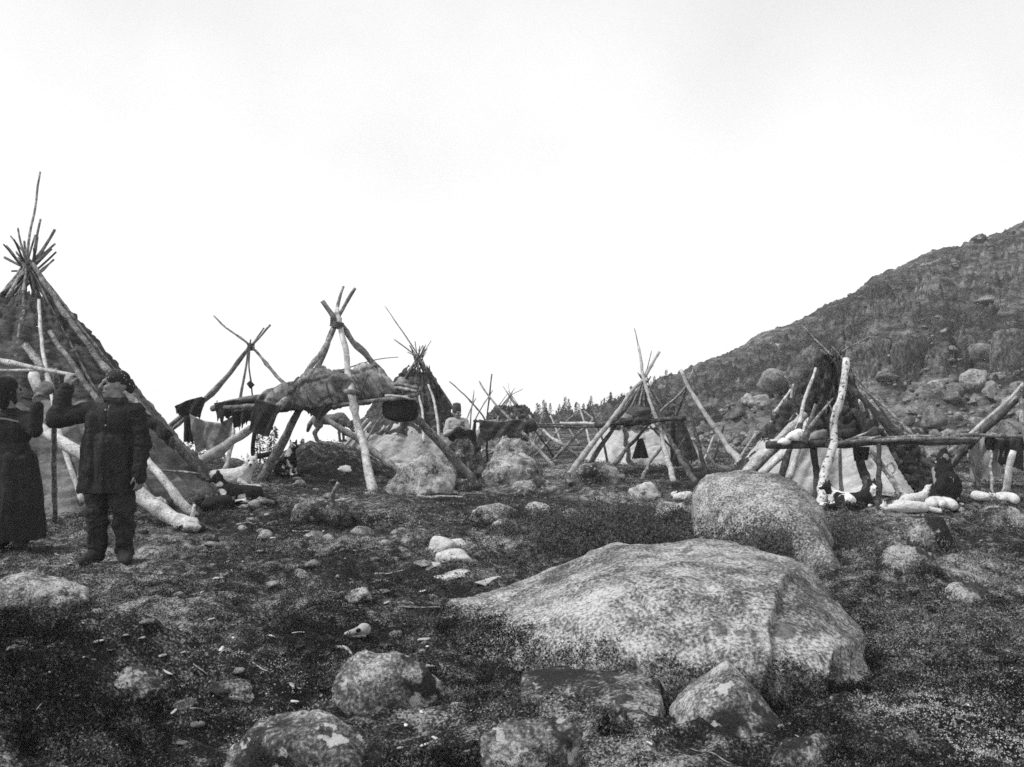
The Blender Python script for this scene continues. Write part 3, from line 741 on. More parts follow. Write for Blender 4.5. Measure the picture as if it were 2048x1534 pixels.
# scree between the big stones: far too many to count
v_, f_ = [], []; nn_ = 0
for i in range(1500):
    u = rs.uniform(1380, 2110); t = rs.uniform(-.06, .36)
    if u < 1600 and t > .14 + .22 * (u - 1395) / 205: continue
    D = hillD(u, t); s = D / F * rs.uniform(2.5, 7.5); x = (u - U0) / F * D
    v, f = rockshape(600 + i % 9, 2, 10, 26, .8, .5) if i < 9 else SCR[i % len(SCR)]
    if i < 9:
        if i == 0: SCR = []
        SCR.append((v, f))
    a = rs.uniform(0, 6.28); R_ = np.array([[math.cos(a), -math.sin(a), 0], [math.sin(a), math.cos(a), 0], [0, 0, 1]])
    v_.append(v @ R_.T * np.array([s, s, s * .8]) + np.array([x, D, tz(x, D) + s * .2])); f_.append(np.array(f) + nn_); nn_ += len(v)
me = fastmesh('scree', np.concatenate(v_), np.concatenate(f_)); me.materials.append(M['talus'])
o = bpy.data.objects.new('scree', me); COL.objects.link(o); tag(o, 'small broken stones filling the gaps of the talus slope', 'stones', kind='stuff')
# half-buried stones all over the camp ground: a few shapes shared
hb = []
for i in range(8):
    v, f = rockshape(700 + i, 3, 9, 30, .8, .48); me = bpy.data.meshes.new('stone'); me.from_pydata((v * np.array([1, .8, .6])).tolist(), [], f); smooth(me); me.materials.append(M['granite' if i < 5 else 'rock_dark']); hb.append(me)
for i in range(135):
    py = rs.uniform(935, 1190) if i < 105 else rs.uniform(1150, 1500); px = rs.uniform(400, 2060) if i < 105 else rs.uniform(10, 2040)
    if 850 < px < 1770 and py > 1060: px = rs.uniform(20, 840)
    if 1385 < px < 1700 and 940 < py < 1200: px = rs.uniform(1700, 2040)
    q = G(px, py)
    if abs(q.y - flatD(py)) > 3: continue
    s = q.y / F * rs.choice([9, 14, 20, 30], p=[.4, .32, .2, .08]); o = bpy.data.objects.new('stone', hb[rs.randint(8)]); COL.objects.link(o)
    o.location = q + Vector((0, 0, -s * .12)); o.rotation_euler = (rs.uniform(-.25, .25), rs.uniform(-.25, .25), rs.uniform(0, 6.28)); o.scale = (s, s * rs.uniform(.7, 1.1), s * rs.uniform(.6, 1))
    tag(o, 'small half-buried grey stone in the heath of the camp ground', 'stone', 'half-buried stones of the camp ground')
# rock outcrops of the cliff band
def hill_hit(u, py):
    Dd = np.arange(20, 95, .25); x = (u - U0) / F * Dd
    k = np.nonzero(terrain(x, Dd, False) >= CH - (py - H) * Dd / F)[0]
    return float(Dd[k[0]]) if len(k) else 80.
for (x0, x1, yt, yb, sd, lab) in [(1712, 1800, 672, 738, 81, 'pale left half of the cliff face right of the birch post'), (1785, 1885, 664, 742, 82, 'broad dark right half of the cliff face above the talus'),
        (1878, 1962, 660, 730, 86, 'shadowed cliff block between the broad cliff face and the right edge'), (1975, 2100, 655, 740, 83, 'cliff block at the right edge of the photo'), (1590, 1660, 690, 735, 84, 'low rock step behind the top of the right lodge')]:
    D = hill_hit((x0 + x1) / 2, yb)
    single('rock_outcrop', rock_mb(x0, x1, yt, yb, sd, .5, 5, 12, 18, .8, D=D - .4, bury=.25), M['cliff'], lab, 'cliff')
for (u, w, lab) in [(1958, 14, 'lone dark knob of rock on the hill skyline near the right edge'), (1700, 6, 'small stone on the hill skyline left of the lone knob')]:
    D = hillD(u, .97); x = (u - U0) / F * D
    v, f = rockshape(int(u), 4, 9, 10); mb = MB(); s = w * D / F; mb.add(v * np.array([s, s, s * .75]) + np.array([x, D, tz(x, D) + s * .45]), f)
    single('boulder', mb, M['rock_dark'], lab, 'boulder')

# ------------------------------------------------------------------ spruces of the tree line
def spruce(seed):
    rs = np.random.RandomState(seed); tr = MB(); cr = []
    tube(tr, [(0, 0, -.2), (0, 0, 1.9)], .05, .012, seed, 6, .1, False)
    nb = 60; v = []
    for i in range(nb):
        z = .25 + 1.8 * (i / nb) ** .9; r = (.62 * (1 - (z / 2.15)) + .04) * rs.uniform(.5, 1.15); a = rs.uniform(0, 6.28)
        for k in range(7):
            q = rs.uniform(.25, 1); aa = a + rs.normal() * .25; c = np.array([math.cos(aa) * r * q, math.sin(aa) * r * q, z - .22 * r * q + rs.normal() * .03])
            d = np.array([math.cos(aa), math.sin(aa), -.35 + rs.normal() * .3]); e = np.cross(d, rs.normal(size=3)); e /= np.linalg.norm(e) + 1e-6
            l = rs.uniform(.06, .15); v += [c - e * .03, c + e * .03, c + d * l]
    v += [np.array([-.02, 0, 1.85]), np.array([.02, 0, 1.85]), np.array([0, 0, 2.25])]
    me = fastmesh('crown', np.array(v), np.arange(len(v)).reshape(-1, 3)); me.materials.append(M['needle'])
    t = tr.mesh('trunk', (0, 0, 0)); t.materials.append(M['wood_dark'])
    return t, me
spr = [spruce(400 + i) for i in range(5)]
def plant(u, D, s, label, group):
    x = (u - U0) / F * D; t, c = spr[rs.randint(5)]
    r = thing('spruce_tree', label, 'tree', (x, D, tz(x, D) - .05), group); r.scale = (s * rs.uniform(.8, 1.15), s * rs.uniform(.8, 1.15), s); r.rotation_euler = (0, 0, rs.uniform(0, 6.28))
    mpart('trunk', t, r); mpart('crown', c, r)
for i in range(130):
    u = rs.uniform(1062, 1345); Dm = float(np.interp(u, [1060, 1240, 1350], [70, 74, 70])); D = Dm + rs.uniform(-22, 8)
    plant(u, D, rs.uniform(.38, .78) * D / 70, 'small dark spruce in the tree line between the small far lodge and the hill', 'spruces of the far tree line')
for (u, D, s, lab) in [(392, 26, .75, 'lone bushy spruce beyond the hides at the left tripod'), (520, 28, .75, 'faint spruce beyond the dark square bag'), (548, 30, .9, 'faint taller spruce beyond the rack poles'),
        (605, 30, .7, 'faint spruce beyond the white pole gap under the rack'), (440, 27, .6, 'small spruce behind the mottled hide')]:
    plant(u, D, s, lab, None)

# ------------------------------------------------------------------ the pale air of the overcast day
hz = bmesh.new(); bmesh.ops.create_cube(hz, size=2); me = bpy.data.meshes.new('haze'); hz.to_mesh(me); hz.free()
hzo = bpy.data.objects.new('haze', me); COL.objects.link(hzo)
zmin = float(V[:, 2].min()) - 1; zmax = float(V[:, 2].max()) + 3
hzo.scale = (720, 180, (zmax - zmin) / 2); hzo.location = (0, 165, (zmax + zmin) / 2); hzo['kind'] = 'stuff'; hzo['label'] = 'thin pale haze over the whole camp'
hm_ = bpy.data.materials.new('haze'); hm_.use_nodes = True; nt = hm_.node_tree; nt.nodes.clear()
ou = nt.nodes.new('ShaderNodeOutputMaterial'); pv = nt.nodes.new('ShaderNodeVolumePrincipled'); pv.inputs['Density'].default_value = .0011; pv.inputs['Color'].default_value = (.95, .95, .95, 1)
nt.links.new(pv.outputs[0], ou.inputs['Volume']); me.materials.append(hm_)
SC.cycles.volume_bounces = 0
# ------------------------------------------------------------------ lodges: cones of poles under bark and canvas
_sd = [1000]
def seed():
    _sd[0] += 1; return _sd[0] * .613

def cover(cx, cy, R, zb, za, z0, z1, off, npole, sd, sag=.07, wr=.05, ragged=.12, n=200, m=54, gap=None, ax=None):
    ph = np.linspace(0, 2 * math.pi, n, endpoint=False)
    V = np.zeros((n, m, 3)); t = np.linspace(0, 1, m)
    top = z1 + ragged * fbm1(np.cos(ph) * 2.5 + 3 + np.sin(ph * 2), sd, 3) + ragged * .6 * fbm1(np.arange(n) * .35, sd + 5, 3)
    bot = z0 + (.05 * fbm1(np.arange(n) * .2, sd + 8, 3) if z0 > zb + .1 else 0 * ph)
    for j, a in enumerate(t):
        z = bot + (top - bot) * a
        r = R * (1 - (z - zb) / (za - zb)) + .03
        r = r * (1 - sag * (1 - np.abs(np.cos(ph * npole / 2))))
        lx = (ax - cx) * (z - zb) / (za - zb) if ax is not None else 0
        V[:, j] = np.stack([cx + lx + np.cos(ph) * r, cy + np.sin(ph) * r, z], 1)
    Pn = V.reshape(-1, 3)
    hz = Pn[:, 2]; pp = np.repeat(ph, m)
    q1 = np.stack([np.cos(pp) * 3.0, np.sin(pp) * 3.0, hz * 6.5 + 1.2 * np.sin(pp * 5)], 1)          # folds that run round the cone
    q2 = np.stack([np.cos(pp) * 7, np.sin(pp) * 7, hz * 1.2], 1)              # folds that hang down it
    d = off + wr * (np.abs(fbm(q1 + sd, 3)) - .25) - wr * .9 * (1 - np.minimum(np.abs(fbm(q1 * .7 + sd + 4, 2)) * 4, 1)) ** 2 + wr * .9 * fbm(q2 + sd * 2, 3)
    nrm = np.stack([np.cos(pp), np.sin(pp), np.full_like(pp, R / (za - zb))], 1); nrm /= np.linalg.norm(nrm, axis=1)[:, None]
    Pn = Pn + nrm * d[:, None]
    f = []
    for i in range(n):
        if gap and any(g0 < math.degrees(ph[i]) < g1 for g0, g1 in gap): continue
        k = (i + 1) % n
        f += [(i * m + j, k * m + j, k * m + j + 1, i * m + j + 1) for j in range(m - 1)]
    mb = MB(); mb.add(Pn, f); return mb

def lodge(label, u, D, R, apex_py, npole, tips, covers, sd, wood, r0=.04, extpx=(.25, .6), apexu=None, name='lodge'):
    cx = (u - U0) / F * D; cy = D; zb = tz(cx, cy) - .05
    A = P(apexu or u, apex_py, D)
    th = thing(name, label, 'lodge', (cx, cy, zb))
    rs = np.random.RandomState(sd)
    for (mat, z0, z1, off, sag, wr, rag, gap, nm) in covers:
        part(nm, cover(cx, cy, R, zb, A.z, zb + z0, zb + z1, off, npole, sd + z0, sag, wr, rag, gap=gap, ax=A.x), M[mat], th)
    def pole(b, a, tip, k, w):
        mb = MB(); tube(mb, [b, a, tip], r0 * rs.uniform(.8, 1.15), r0 * rs.uniform(.2, .4), seed(), 7, .6)
        part('pole', mb, M[w], th)
    for i in range(npole):
        ph = 2 * math.pi * i / npole + .02
        b = Vector((cx + R * math.cos(ph), cy + R * math.sin(ph), zb - .05))
        a = A + Vector((rs.normal() * .05, rs.normal() * .05, rs.normal() * .06))
        d = (a - b).normalized()
        pole(b, a, a + d * rs.uniform(*extpx), i, wood[i % len(wood)])
    for (tx, ty) in tips:
        T = P(tx, ty, D); m = (A.x - T.x) / max(T.z - A.z, .05)
        c = max(-1, min(1, (A.x + m * (A.z - zb) - cx) / R)); s = math.sqrt(1 - c * c) * (1 if rs.rand() > .5 else -1)
        b = Vector((cx + R * c, cy + R * s, zb - .05)); T.y += -.2 * s
        pole(b, A + Vector((rs.normal() * .03, rs.normal() * .03, 0)), T, 0, wood[0])
    return th

def part_poles(th, specs):
    for sp in specs:
        nm, pts, r0, r1, mat = sp[:5]
        mb = MB(); tube(mb, px3(pts), r0, r1, seed(), 9 if r0 > .03 else 7, *(sp[5:6]))
        part(nm, mb, M[mat], th)
def frame(name, label, cat, specs, group=None):
    g = px3(specs[0][1])[0]
    th = thing(name, label, cat, g, group); part_poles(th, specs); return th
def lash(th, px, py, D, r=.06, n=5, ax=(0, 0, 1)):
    c = P(px, py, D); ax = Vector(ax).normalized(); q = ax.to_track_quat('Z', 'Y'); mb = MB(); pts = []
    for i in range(n * 14):
        a = i / 14 * 2 * math.pi; pts.append(c + q @ Vector((math.cos(a) * r, math.sin(a) * r, (i / (n * 14) - .5) * .028 * n)))
    tube(mb, pts, .014, .014, seed(), 5, .2, False, n * 14); part('lashing', mb, M['rope'], th)
def stick(name, label, cat, pts, r0, r1, mat, group=None):
    mb = MB(); tube(mb, px3(pts), r0, r1, seed(), 7); return single(name, mb, M[mat], label, cat, group)

# the big lodge at the left edge
T1 = lodge('large lodge at the left edge with dark bark top and smoked canvas skirt', 45, 13.7, 2.95, 540, 22,
      [(67, 338), (60, 470), (36, 478), (100, 500), (26, 500), (88, 476), (93, 444), (118, 460), (83, 474), (114, 488), (48, 463), (10, 490), (8, 515), (78, 498), (22, 540)],
      [('canvas_grey', 0, 1.75, .035, .07, .06, .10, None, 'canvas_skirt'), ('bark_grey', 1.5, 3.10, .05, .06, .055, .16, None, 'bark_cover')], 5, ['wood', 'wood_dark', 'wood_dark'], .048, (.15, .55), 55)
part_poles(T1, [('outer_pole', [(435, 985, None), (330, 868, 12.9), (215, 742, 13.2), (130, 632, 13.4), (75, 548, 13.6), (60, 525, 13.6)], .065, .035, 'wood'),
                ('outer_pole', [(165, 1005, 10.9), (120, 870, 11.4), (85, 700, 12.2), (78, 600, 13.0)], .035, .02, 'wood_pale'),
                ('outer_pole', [(225, 830, 11.6), (165, 765, 11.9), (120, 700, 12.2), (100, 660, 12.6)], .04, .03, 'wood'),
                ('crossbar', [(300, 938, 11.9), (400, 948, 12.0)], .018, .012, 'wood')])
mb = sheet([(275, 822), (310, 832), (345, 868)], [(285, 848), (312, 868), (350, 905)], 12.3, 4, .02, .04, ragged=.05)
single('bark_scrap', mb, M['bark'], 'dark bark scrap on the right flank of the large left lodge', 'bark')
single('plank', (lambda m: (tube(m, px3([(50, 690, 11.7), (85, 742, 11.5)]), .05, .04, seed()), m)[1])(MB()), M['wood'], 'short thick billet stuck out of the large left lodge above the rack', 'billet')
# leaning logs
stick('log', 'thick leaning log with a bark underside behind the standing person', 'log', [(392, 1058, None), (340, 1040, 10.15), (250, 968, 10.35), (150, 897, 10.6), (78, 858, 10.9)], .105, .075, 'wood_pale')
stick('log', 'bright peeled pole propped against the large left lodge right of the standing person', 'log', [(392, 1030, None), (345, 985, 11.2), (298, 925, 11.5), (282, 905, 11.6)], .06, .045, 'wood_pale')
# rack at the left edge, the one the standing person holds
g = frame('drying_rack', 'pale pole rack at the left edge held by the standing person', 'rack',
      [('post', [(-40, 1060, None), (-30, 900, 8.2), (-25, 720, 8.2)], .04, .03, 'wood'),
       ('rail', [(-45, 716, 8.1), (40, 728, 7.9), (98, 742, 7.8), (152, 750, 7.7)], .026, .016, 'wood_pale'), ('rail', [(-45, 738, 8.4), (40, 741, 8.3), (105, 736, 8.2)], .016, .012, 'wood_pale'),
       ('post', [(108, 1075, 10.3), (112, 905, 9.4), (110, 740, 8.0)], .03, .025, 'wood')])
single('pelt_bundle', bundle([(72, 772), (90, 762), (118, 768)], [(72, 776), (92, 790), (118, 778)], 8.3, .16, 3, fold=.02), M['hide'], 'pale rolled pelt hanging under the rack between the two standing people', 'pelt')
single('plank', (lambda m: (tube(m, px3([(68, 750, 8.6), (82, 790, 8.5)]), .05, .045, seed()), m)[1])(MB()), M['wood_pale'], 'short pale board hung under the rack at the left edge', 'board')

# the tripod with the hanging hides
TP0 = frame('tripod', 'tall pole tripod left of the loaded rack with hides hung on it', 'tripod',
      [('leg', [(250, 948, None), (330, 862, 16.6), (415, 793, 16.8), (470, 725, 17), (502, 690, 17), (540, 650, 17)], .065, .02, 'wood'),
       ('leg', [(270, 950, 17.2), (338, 866, 16.9), (425, 792, 17), (503, 694, 17.1), (528, 655, 17.1)], .05, .015, 'wood'),
       ('leg', [(822, 961, 15.9), (781, 930, 16), (640, 828, 16.4), (560, 758, 16.8), (502, 692, 17), (462, 662, 17), (428, 631, 17)], .07, .013, 'wood'),
       ('leg', [(448, 955, None), (468, 860, 17.7), (485, 770, 17.3), (498, 695, 17)], .05, .02, 'wood_pale'),
       ('hanging_line', [(506, 800, 16.6), (504, 775, 16.7), (498, 735, 16.8), (500, 692, 16.9), (502, 678, 16.9)], .016, .014, 'rope')])
lash(TP0, 502, 694, 17, .07)
single('rope_bundle', bundle([(494, 766), (501, 760), (510, 768)], [(494, 770), (501, 778), (510, 771)], 16.65, .1, 2, 20, 16, .02), M['hide_dark'], 'knotted bundle on the line hanging from the left tripod', 'bundle')
single('hide', sheet([(350, 812), (375, 800), (402, 793), (412, 797)], [(352, 826), (372, 838), (392, 832), (398, 838)], 16.3, 3, .02, .05, ragged=.06), M['hide_dark'], 'small dark hide slung over the left leg of the left tripod', 'hide')
single('hide', sheet([(368, 832), (388, 832)], [(366, 884), (385, 886)], 16.25, 8, .02, .03, 14, 16, .05), M['hide_dark'], 'narrow dark two-legged skin dangling below the small dark hide', 'hide')
single('hide', sheet([(378, 828), (408, 842), (440, 846), (466, 832)], [(392, 905), (412, 900), (436, 915), (460, 890)], 16.1, 6, .015, .06, ragged=.22), M['hide'], 'mottled pale hide stretched under the left tripod with ragged lower edge', 'hide')
single('hide', sheet([(428, 806), (470, 800), (510, 796)], [(434, 840), (470, 832), (512, 820)], 15.9, 9, .02, .05, ragged=.12), M['hide_dark'], 'dark hide hung on the left end of the loaded rack', 'hide')
single('hide', sheet([(462, 815), (485, 812), (512, 810)], [(470, 858), (482, 852), (505, 838)], 15.8, 12, .02, .05, ragged=.12), M['hide_dark'], 'second dark hide with a pointed tail below the dark hide on the rack end', 'hide')

# loaded rack with its tripod
RK = frame('storage_rack', 'storage rack of long poles under the big canvas load with a tall pole tripod', 'rack',
      [('leg', [(748, 984, None), (722, 862, 14.4), (700, 760, 14.6), (683, 660, 14.9), (675, 615, 15)], .075, .04, 'wood_pale'),
       ('leg', [(522, 962, None), (560, 893, 15.6), (596, 827, 15.4), (640, 722, 15.1), (670, 642, 15), (711, 577, 15)], .085, .025, 'wood'),
       ('leg', [(948, 958, None), (905, 912, 16.1), (845, 850, 15.9), (745, 724, 15.4), (674, 642, 15), (646, 604, 14.9)], .085, .04, 'wood'),
       ('strut', [(549, 823, 14.5), (578, 790, 14.6), (613, 754, 14.7), (652, 692, 14.9), (668, 650, 15), (691, 572, 15.1)], .07, .022, 'wood'),
       ('strut', [(345, 968, None), (396, 927, 15.0), (450, 893, 15.1), (502, 858, 15.2)], .10, .07, 'wood_pale'),
       ('rail', [(424, 818, 16.2), (465, 802, 16), (520, 790, 15.8), (690, 790, 15.4), (842, 778, 15)], .055, .04, 'wood'),
       ('rail', [(448, 816, 15), (520, 812, 14.9), (690, 810, 14.6), (835, 790, 14.3)], .04, .035, 'wood'),
       ('rail', [(470, 822, 15.3), (560, 816, 15.2), (700, 806, 15), (838, 786, 14.7)], .035, .03, 'wood_dark'),
       ('crossbar', [(692, 783, 14.2), (715, 790, 14.6), (760, 786, 15), (835, 772, 15.2)], .045, .03, 'wood'),
       ('crossbar', [(770, 792, 14.2), (832, 796, 14.4)], .025, .02, 'wood_pale')])
lash(RK, 672, 643, 15, .10, 5); lash(RK, 676, 650, 14.9, .09, 4, (.3, 0, 1))
LD = thing('canvas_load', 'big lumpy load under a stained canvas on the storage rack', 'load', P(660, 812, 15))
part('canvas', bundle([(516, 800), (535, 772), (562, 762), (620, 752), (650, 742), (672, 740), (700, 741), (718, 732), (745, 728), (765, 742), (785, 762), (806, 775)],
        [(516, 812), (560, 828), (600, 824), (640, 822), (680, 812), (720, 813), (762, 806), (790, 800), (806, 788)], 15, 1.0, 6, 160, 90, .085, .75, fx=1.1), M['canvas_load'], LD)
for (rx, yt, yb, sl) in ((606, 757, 824, 4), (668, 744, 815, -5), (738, 733, 808, 5)):
    c = P(rx, (yt + yb) / 2, 15); hh = (yb - yt) / 2 * 15 / F; mb = MB()
    tube(mb, [c + Vector((sl * math.sin(a) * .02, math.cos(a) * .53, math.sin(a) * (hh + .012))) for a in np.linspace(0, 2 * math.pi, 40)], .014, .014, seed(), 6, .3, False, 60); part('rope', mb, M['rope'], LD)

single('flap', sheet([(600, 812), (630, 815), (665, 806)], [(610, 822), (640, 842), (660, 818)], 14.55, 5, .02, .05, ragged=.05), M['hide_dark'], 'dark cloth corner sagging below the canvas load', 'cloth')
single('square_bag', sheet([(511, 798), (535, 806), (560, 812)], [(497, 862), (516, 868), (536, 874)], 14.3, 7, .06, .02, 22, 22, .01), M['hide_dark'], 'dark square bag hanging on the front left corner of the storage rack', 'bag')
single('long_stick', (lambda m: (tube(m, px3([(640, 750, 14.7), (690, 738, 14.7), (740, 722, 14.8), (770, 716, 14.9), (797, 714, 15)]), .014, .007, seed(), 6, .6, False), m)[1])(MB()), M['wood'], 'thin curved stick lying over the top of the canvas load', 'stick')
mb = bundle([(766, 800), (772, 792), (800, 790), (828, 792), (836, 800)], [(766, 836), (772, 842), (800, 844), (830, 846), (836, 840)], 14.6, .45, 4, 40, 40, .015, .35)
single('dark_box', mb, M['black'], 'black rounded box hanging under the right end of the storage rack', 'box')
for k, (a, b) in enumerate([((795, 768), (838, 776)), ((790, 776), (834, 783))]):
    stick('rack_bundle', ['upper pale stick lying on the right end of the storage rack', 'lower pale stick lying on the right end of the storage rack'][k], 'stick', [(a[0], a[1], 14.8), (b[0], b[1], 14.4)], .03, .025, 'wood')
single('pale_bundle', bundle([(788, 765), (800, 755), (818, 760)], [(788, 772), (802, 778), (818, 770)], 14.9, .25, 8, 30, 24, .03), M['hide'], 'small pale bundle on the right end of the storage rack', 'bundle')
stick('dark_plank', 'short black plank on the ground behind the leg of the storage rack', 'plank', [(508, 912, 17.2), (548, 909, 17.0)], .06, .05, 'black')
stick('dark_stake', 'black stake standing above the short black plank', 'stake', [(507, 915, 17.3), (509, 865, 17.3)], .045, .035, 'black')

# middle lodge
T2 = lodge('middle lodge with dark bark top and wide pale canvas skirt behind the storage rack', 802, 18.6, 1.70, 716, 15,
      [(769, 612), (788, 679), (806, 665), (820, 690), (862, 680), (853, 690), (842, 694), (815, 705)],
      [('canvas', 0, 1.02, .04, .05, .03, .16, None, 'canvas_skirt'), ('bark_grey', .85, 2.12, .05, .05, .06, .24, None, 'bark_cover')], 8, ['wood', 'wood_dark'], .03, (.15, .35), 838)
part_poles(T2, [('outer_pole', [(878, 880, 16.9), (868, 800, 17.6), (858, 770, 17.9)], .03, .02, 'wood_pale'), ('outer_pole', [(848, 885, 16.6), (843, 820, 17.2), (838, 790, 17.5)], .03, .02, 'wood_pale'),
                ('outer_pole', [(640, 942, 17.6), (700, 880, 17.4), (735, 838, 17.5)], .035, .03, 'wood_pale'), ('outer_pole', [(655, 940, 17.2), (708, 885, 17.1), (742, 845, 17.2)], .03, .025, 'wood_pale'),
                ('outer_pole', [(702, 938, 16.8), (722, 900, 16.9)], .015, .012, 'wood_dark'), ('outer_pole', [(733, 880, 16.6), (752, 845, 16.9), (772, 825, 17.2)], .018, .014, 'wood'),
                ('outer_pole', [(952, 890, 17.9), (905, 815, 18.2), (868, 755, 18.4)], .03, .02, 'wood_dark')])
single('bark_scrap', sheet([(866, 775), (880, 770)], [(868, 800), (884, 800)], 17.8, 3, .02, .03, ragged=.03), M['bark'], 'dark bark patch on the right flank of the middle lodge', 'bark')

# small far lodge and the poles in front of it
lodge('small far lodge with a dark knob top beyond the seated person', 1021, 31, 1.62, 792, 12, [(1006, 772), (1016, 765), (1046, 778), (1012, 780), (1030, 775)],
      [('canvas_load', 0, 1.16, .05, .04, .10, .06, None, 'canvas_skirt'), ('bark_grey', 1.0, 1.42, .10, .03, .12, .04, None, 'bark_cover')], 9, ['wood'], .03, (.05, .15), 1020)
frame('tripod', 'thin dark-poled tripod between the seated person and the small far lodge', 'tripod',
      [('leg', [(974, 920, None), (974, 850, 19.6), (977, 800, 19.8), (983, 748, 19.9)], .035, .015, 'wood_dark'), ('leg', [(1110, 932, None), (1045, 865, 19), (978, 792, 19.7), (958, 763, 19.9)], .045, .015, 'wood'),
       ('leg', [(930, 915, 22), (950, 840, 21), (978, 792, 20), (986, 780, 19.9)], .025, .01, 'wood_pale')])
frame('tripod', 'faint spindly tripod far behind the seated person', 'tripod',
      [('leg', [(990, 870, 29), (962, 825, 28.5), (945, 806, 28.3), (898, 762, 28)], .035, .015, 'wood'), ('leg', [(940, 860, 28), (944, 812, 28.2), (948, 780, 28.3)], .03, .012, 'wood'), ('leg', [(925, 862, 28), (944, 810, 28.3), (953, 796, 28.4)], .03, .012, 'wood')])
single('hide', sheet([(958, 838), (985, 846), (1012, 842), (1045, 838)], [(962, 892), (990, 876), (1015, 872), (1042, 880)], 18.8, 4, .015, .06, ragged=.10), M['bark_grey'], 'dark grey hide draped on a line right of the seated person', 'hide')
single('hide', sheet([(942, 886), (962, 862)], [(948, 905), (962, 912)], 18.9, 2, .015, .04, ragged=.04), M['hide'], 'pale-edged hide corner hanging left of the dark grey draped hide', 'hide')
frame('drying_rack', 'long thin pole rail between the seated person and the middle rack', 'rack',
      [('rail', [(948, 842, 19), (1050, 849, 20.5), (1150, 848, 21.5), (1242, 848, 22)], .03, .022, 'wood'), ('rail', [(1060, 853, 21.5), (1140, 855, 22), (1235, 852, 22.5)], .025, .02, 'wood_dark'),
       ('leg', [(950, 925, None), (950, 842, 19)], .035, .03, 'wood_dark'), ('leg', [(1245, 925, 22), (1243, 846, 22)], .04, .03, 'wood')])
single('dark_bundle', bundle([(1030, 850), (1042, 843), (1062, 842), (1076, 850)], [(1030, 856), (1040, 866), (1060, 864), (1076, 854)], 20.2, .3, 5, 30, 24, .05), M['bark'], 'dark lumpy bundle on the long thin rail', 'bundle')
single('hide', sheet([(1036, 858), (1060, 858)], [(1040, 880), (1056, 884)], 20.0, 7, .02, .03, ragged=.05), M['hide_dark'], 'small black hide hanging below the dark bundle on the thin rail', 'hide')
XP = [([(1107, 918, None), (1150, 872, 22), (1200, 827, 23)], .045, .03, 'wood', 'pale pole rising right from behind the cracked boulder'), ([(1066, 912, None), (1110, 868, 23), (1152, 826, 24)], .035, .022, 'wood', 'thin pole crossing parallel left of the pale rising pole'),
      ([(1158, 914, None), (1120, 886, 22.2), (1086, 860, 23)], .045, .035, 'wood_pale', 'pale pole leaning left under the long thin rail'), ([(1110, 914, None), (1088, 886, 22), (1066, 856, 22)], .025, .018, 'wood_dark', 'thin dark pole leaning left below the dark bundle'),
      ([(1182, 892, 23), (1170, 850, 24), (1158, 808, 24.5)], .035, .022, 'wood_pale', 'upright pale pole leaning left among the crossing poles'), ([(1192, 842, 26), (1166, 822, 27)], .03, .02, 'wood', 'short pole end sloping above the middle rail'),
      ([(1158, 888, 24), (1138, 858, 25)], .03, .022, 'wood', 'short stub pole under the middle of the long thin rail')]
for k, (pts, r0, r1, mt, lab) in enumerate(XP): stick('pole', lab, 'pole', pts, r0, r1, mt)

rs = np.random.RandomState(222)
for i, (x0, y0, x1, y1, D) in enumerate([(1215, 925, 1182, 822, 20), (1060, 905, 1090, 815, 26), (1128, 900, 1100, 830, 25), (1420, 940, 1448, 850, 20), (1440, 945, 1392, 868, 19), (1405, 925, 1428, 872, 21), (1335, 945, 1372, 872, 18.5), (1030, 935, 1065, 880, 19), (1000, 925, 1008, 868, 19), (1180, 915, 1232, 842, 22),
        (1525, 935, 1548, 868, 17), (1470, 930, 1512, 868, 19), (1866, 960, 1900, 868, 14.5), (1920, 985, 1880, 905, 13.5), (1720, 800, 1745, 862, 14), (1960, 990, 1938, 900, 13.4)]):
    pole_label = ['thin dark pole standing left of the fourth lodge', 'faint leaning pole behind the dark lumpy bundle', 'faint pole leaning left behind the long thin rail', 'thin stake leaning right beyond the right tripod', 'dark stake leaning left between the tripod legs', 'short dark stake behind the right tripod', 'thin dark strut under the right end of the middle rack',
        'dark stick rising behind the cracked boulder', 'short upright stick under the grey draped hide', 'thin pole rising to the left end of the middle rack', 'dark stick left of the fan of pale poles', 'short dark stick beyond the flat-topped boulder', 'dark pole behind the crouching person', 'dark stake leaning left beside the pale hanging canvas', 'dark twig leaning on the back of the front rack', 'thin dark stake below the pale hanging canvas'][i]
    stick('pole', pole_label, 'pole', [(x0, y0, D), ((x0 + x1) / 2 + rs.normal() * 3, (y0 + y1) / 2, D + .2), (x1, y1, D + .5)], .032, .018, 'wood_dark' if i % 3 == 0 else 'wood' if i % 3 == 1 else 'wood_pale')

# fourth lodge, with the middle rack in front
lodge('fourth lodge with pale canvas skirt and black doorway behind the middle rack', 1290, 21.5, 1.45, 762, 13, [(1271, 655), (1319, 704), (1305, 700), (1282, 738), (1296, 735)],
      [('canvas', 0, .95, .04, .05, .03, .08, None, 'canvas_skirt'), ('bark_grey', .8, 1.35, .08, .05, .10, .15, None, 'bark_cover')], 10, ['wood', 'wood_dark'], .035, (.1, .3), 1288)
single('door_sheet', sheet([(1276, 878), (1286, 876)], [(1264, 918), (1298, 916)], 19.9, 3, .04, .02, ragged=.02), M['black'], 'black triangular sheet that makes the doorway of the fourth lodge', 'hide')  # black sheet over the unbroken canvas cover makes the doorway
single('hide_cover', bundle([(1236, 838), (1246, 818), (1275, 811), (1300, 814), (1316, 830)], [(1236, 842), (1260, 846), (1300, 846), (1316, 838)], 18.4, .7, 5, 60, 40, .03), M['bark_grey'], 'dark rounded hide load on top of the middle rack', 'load')
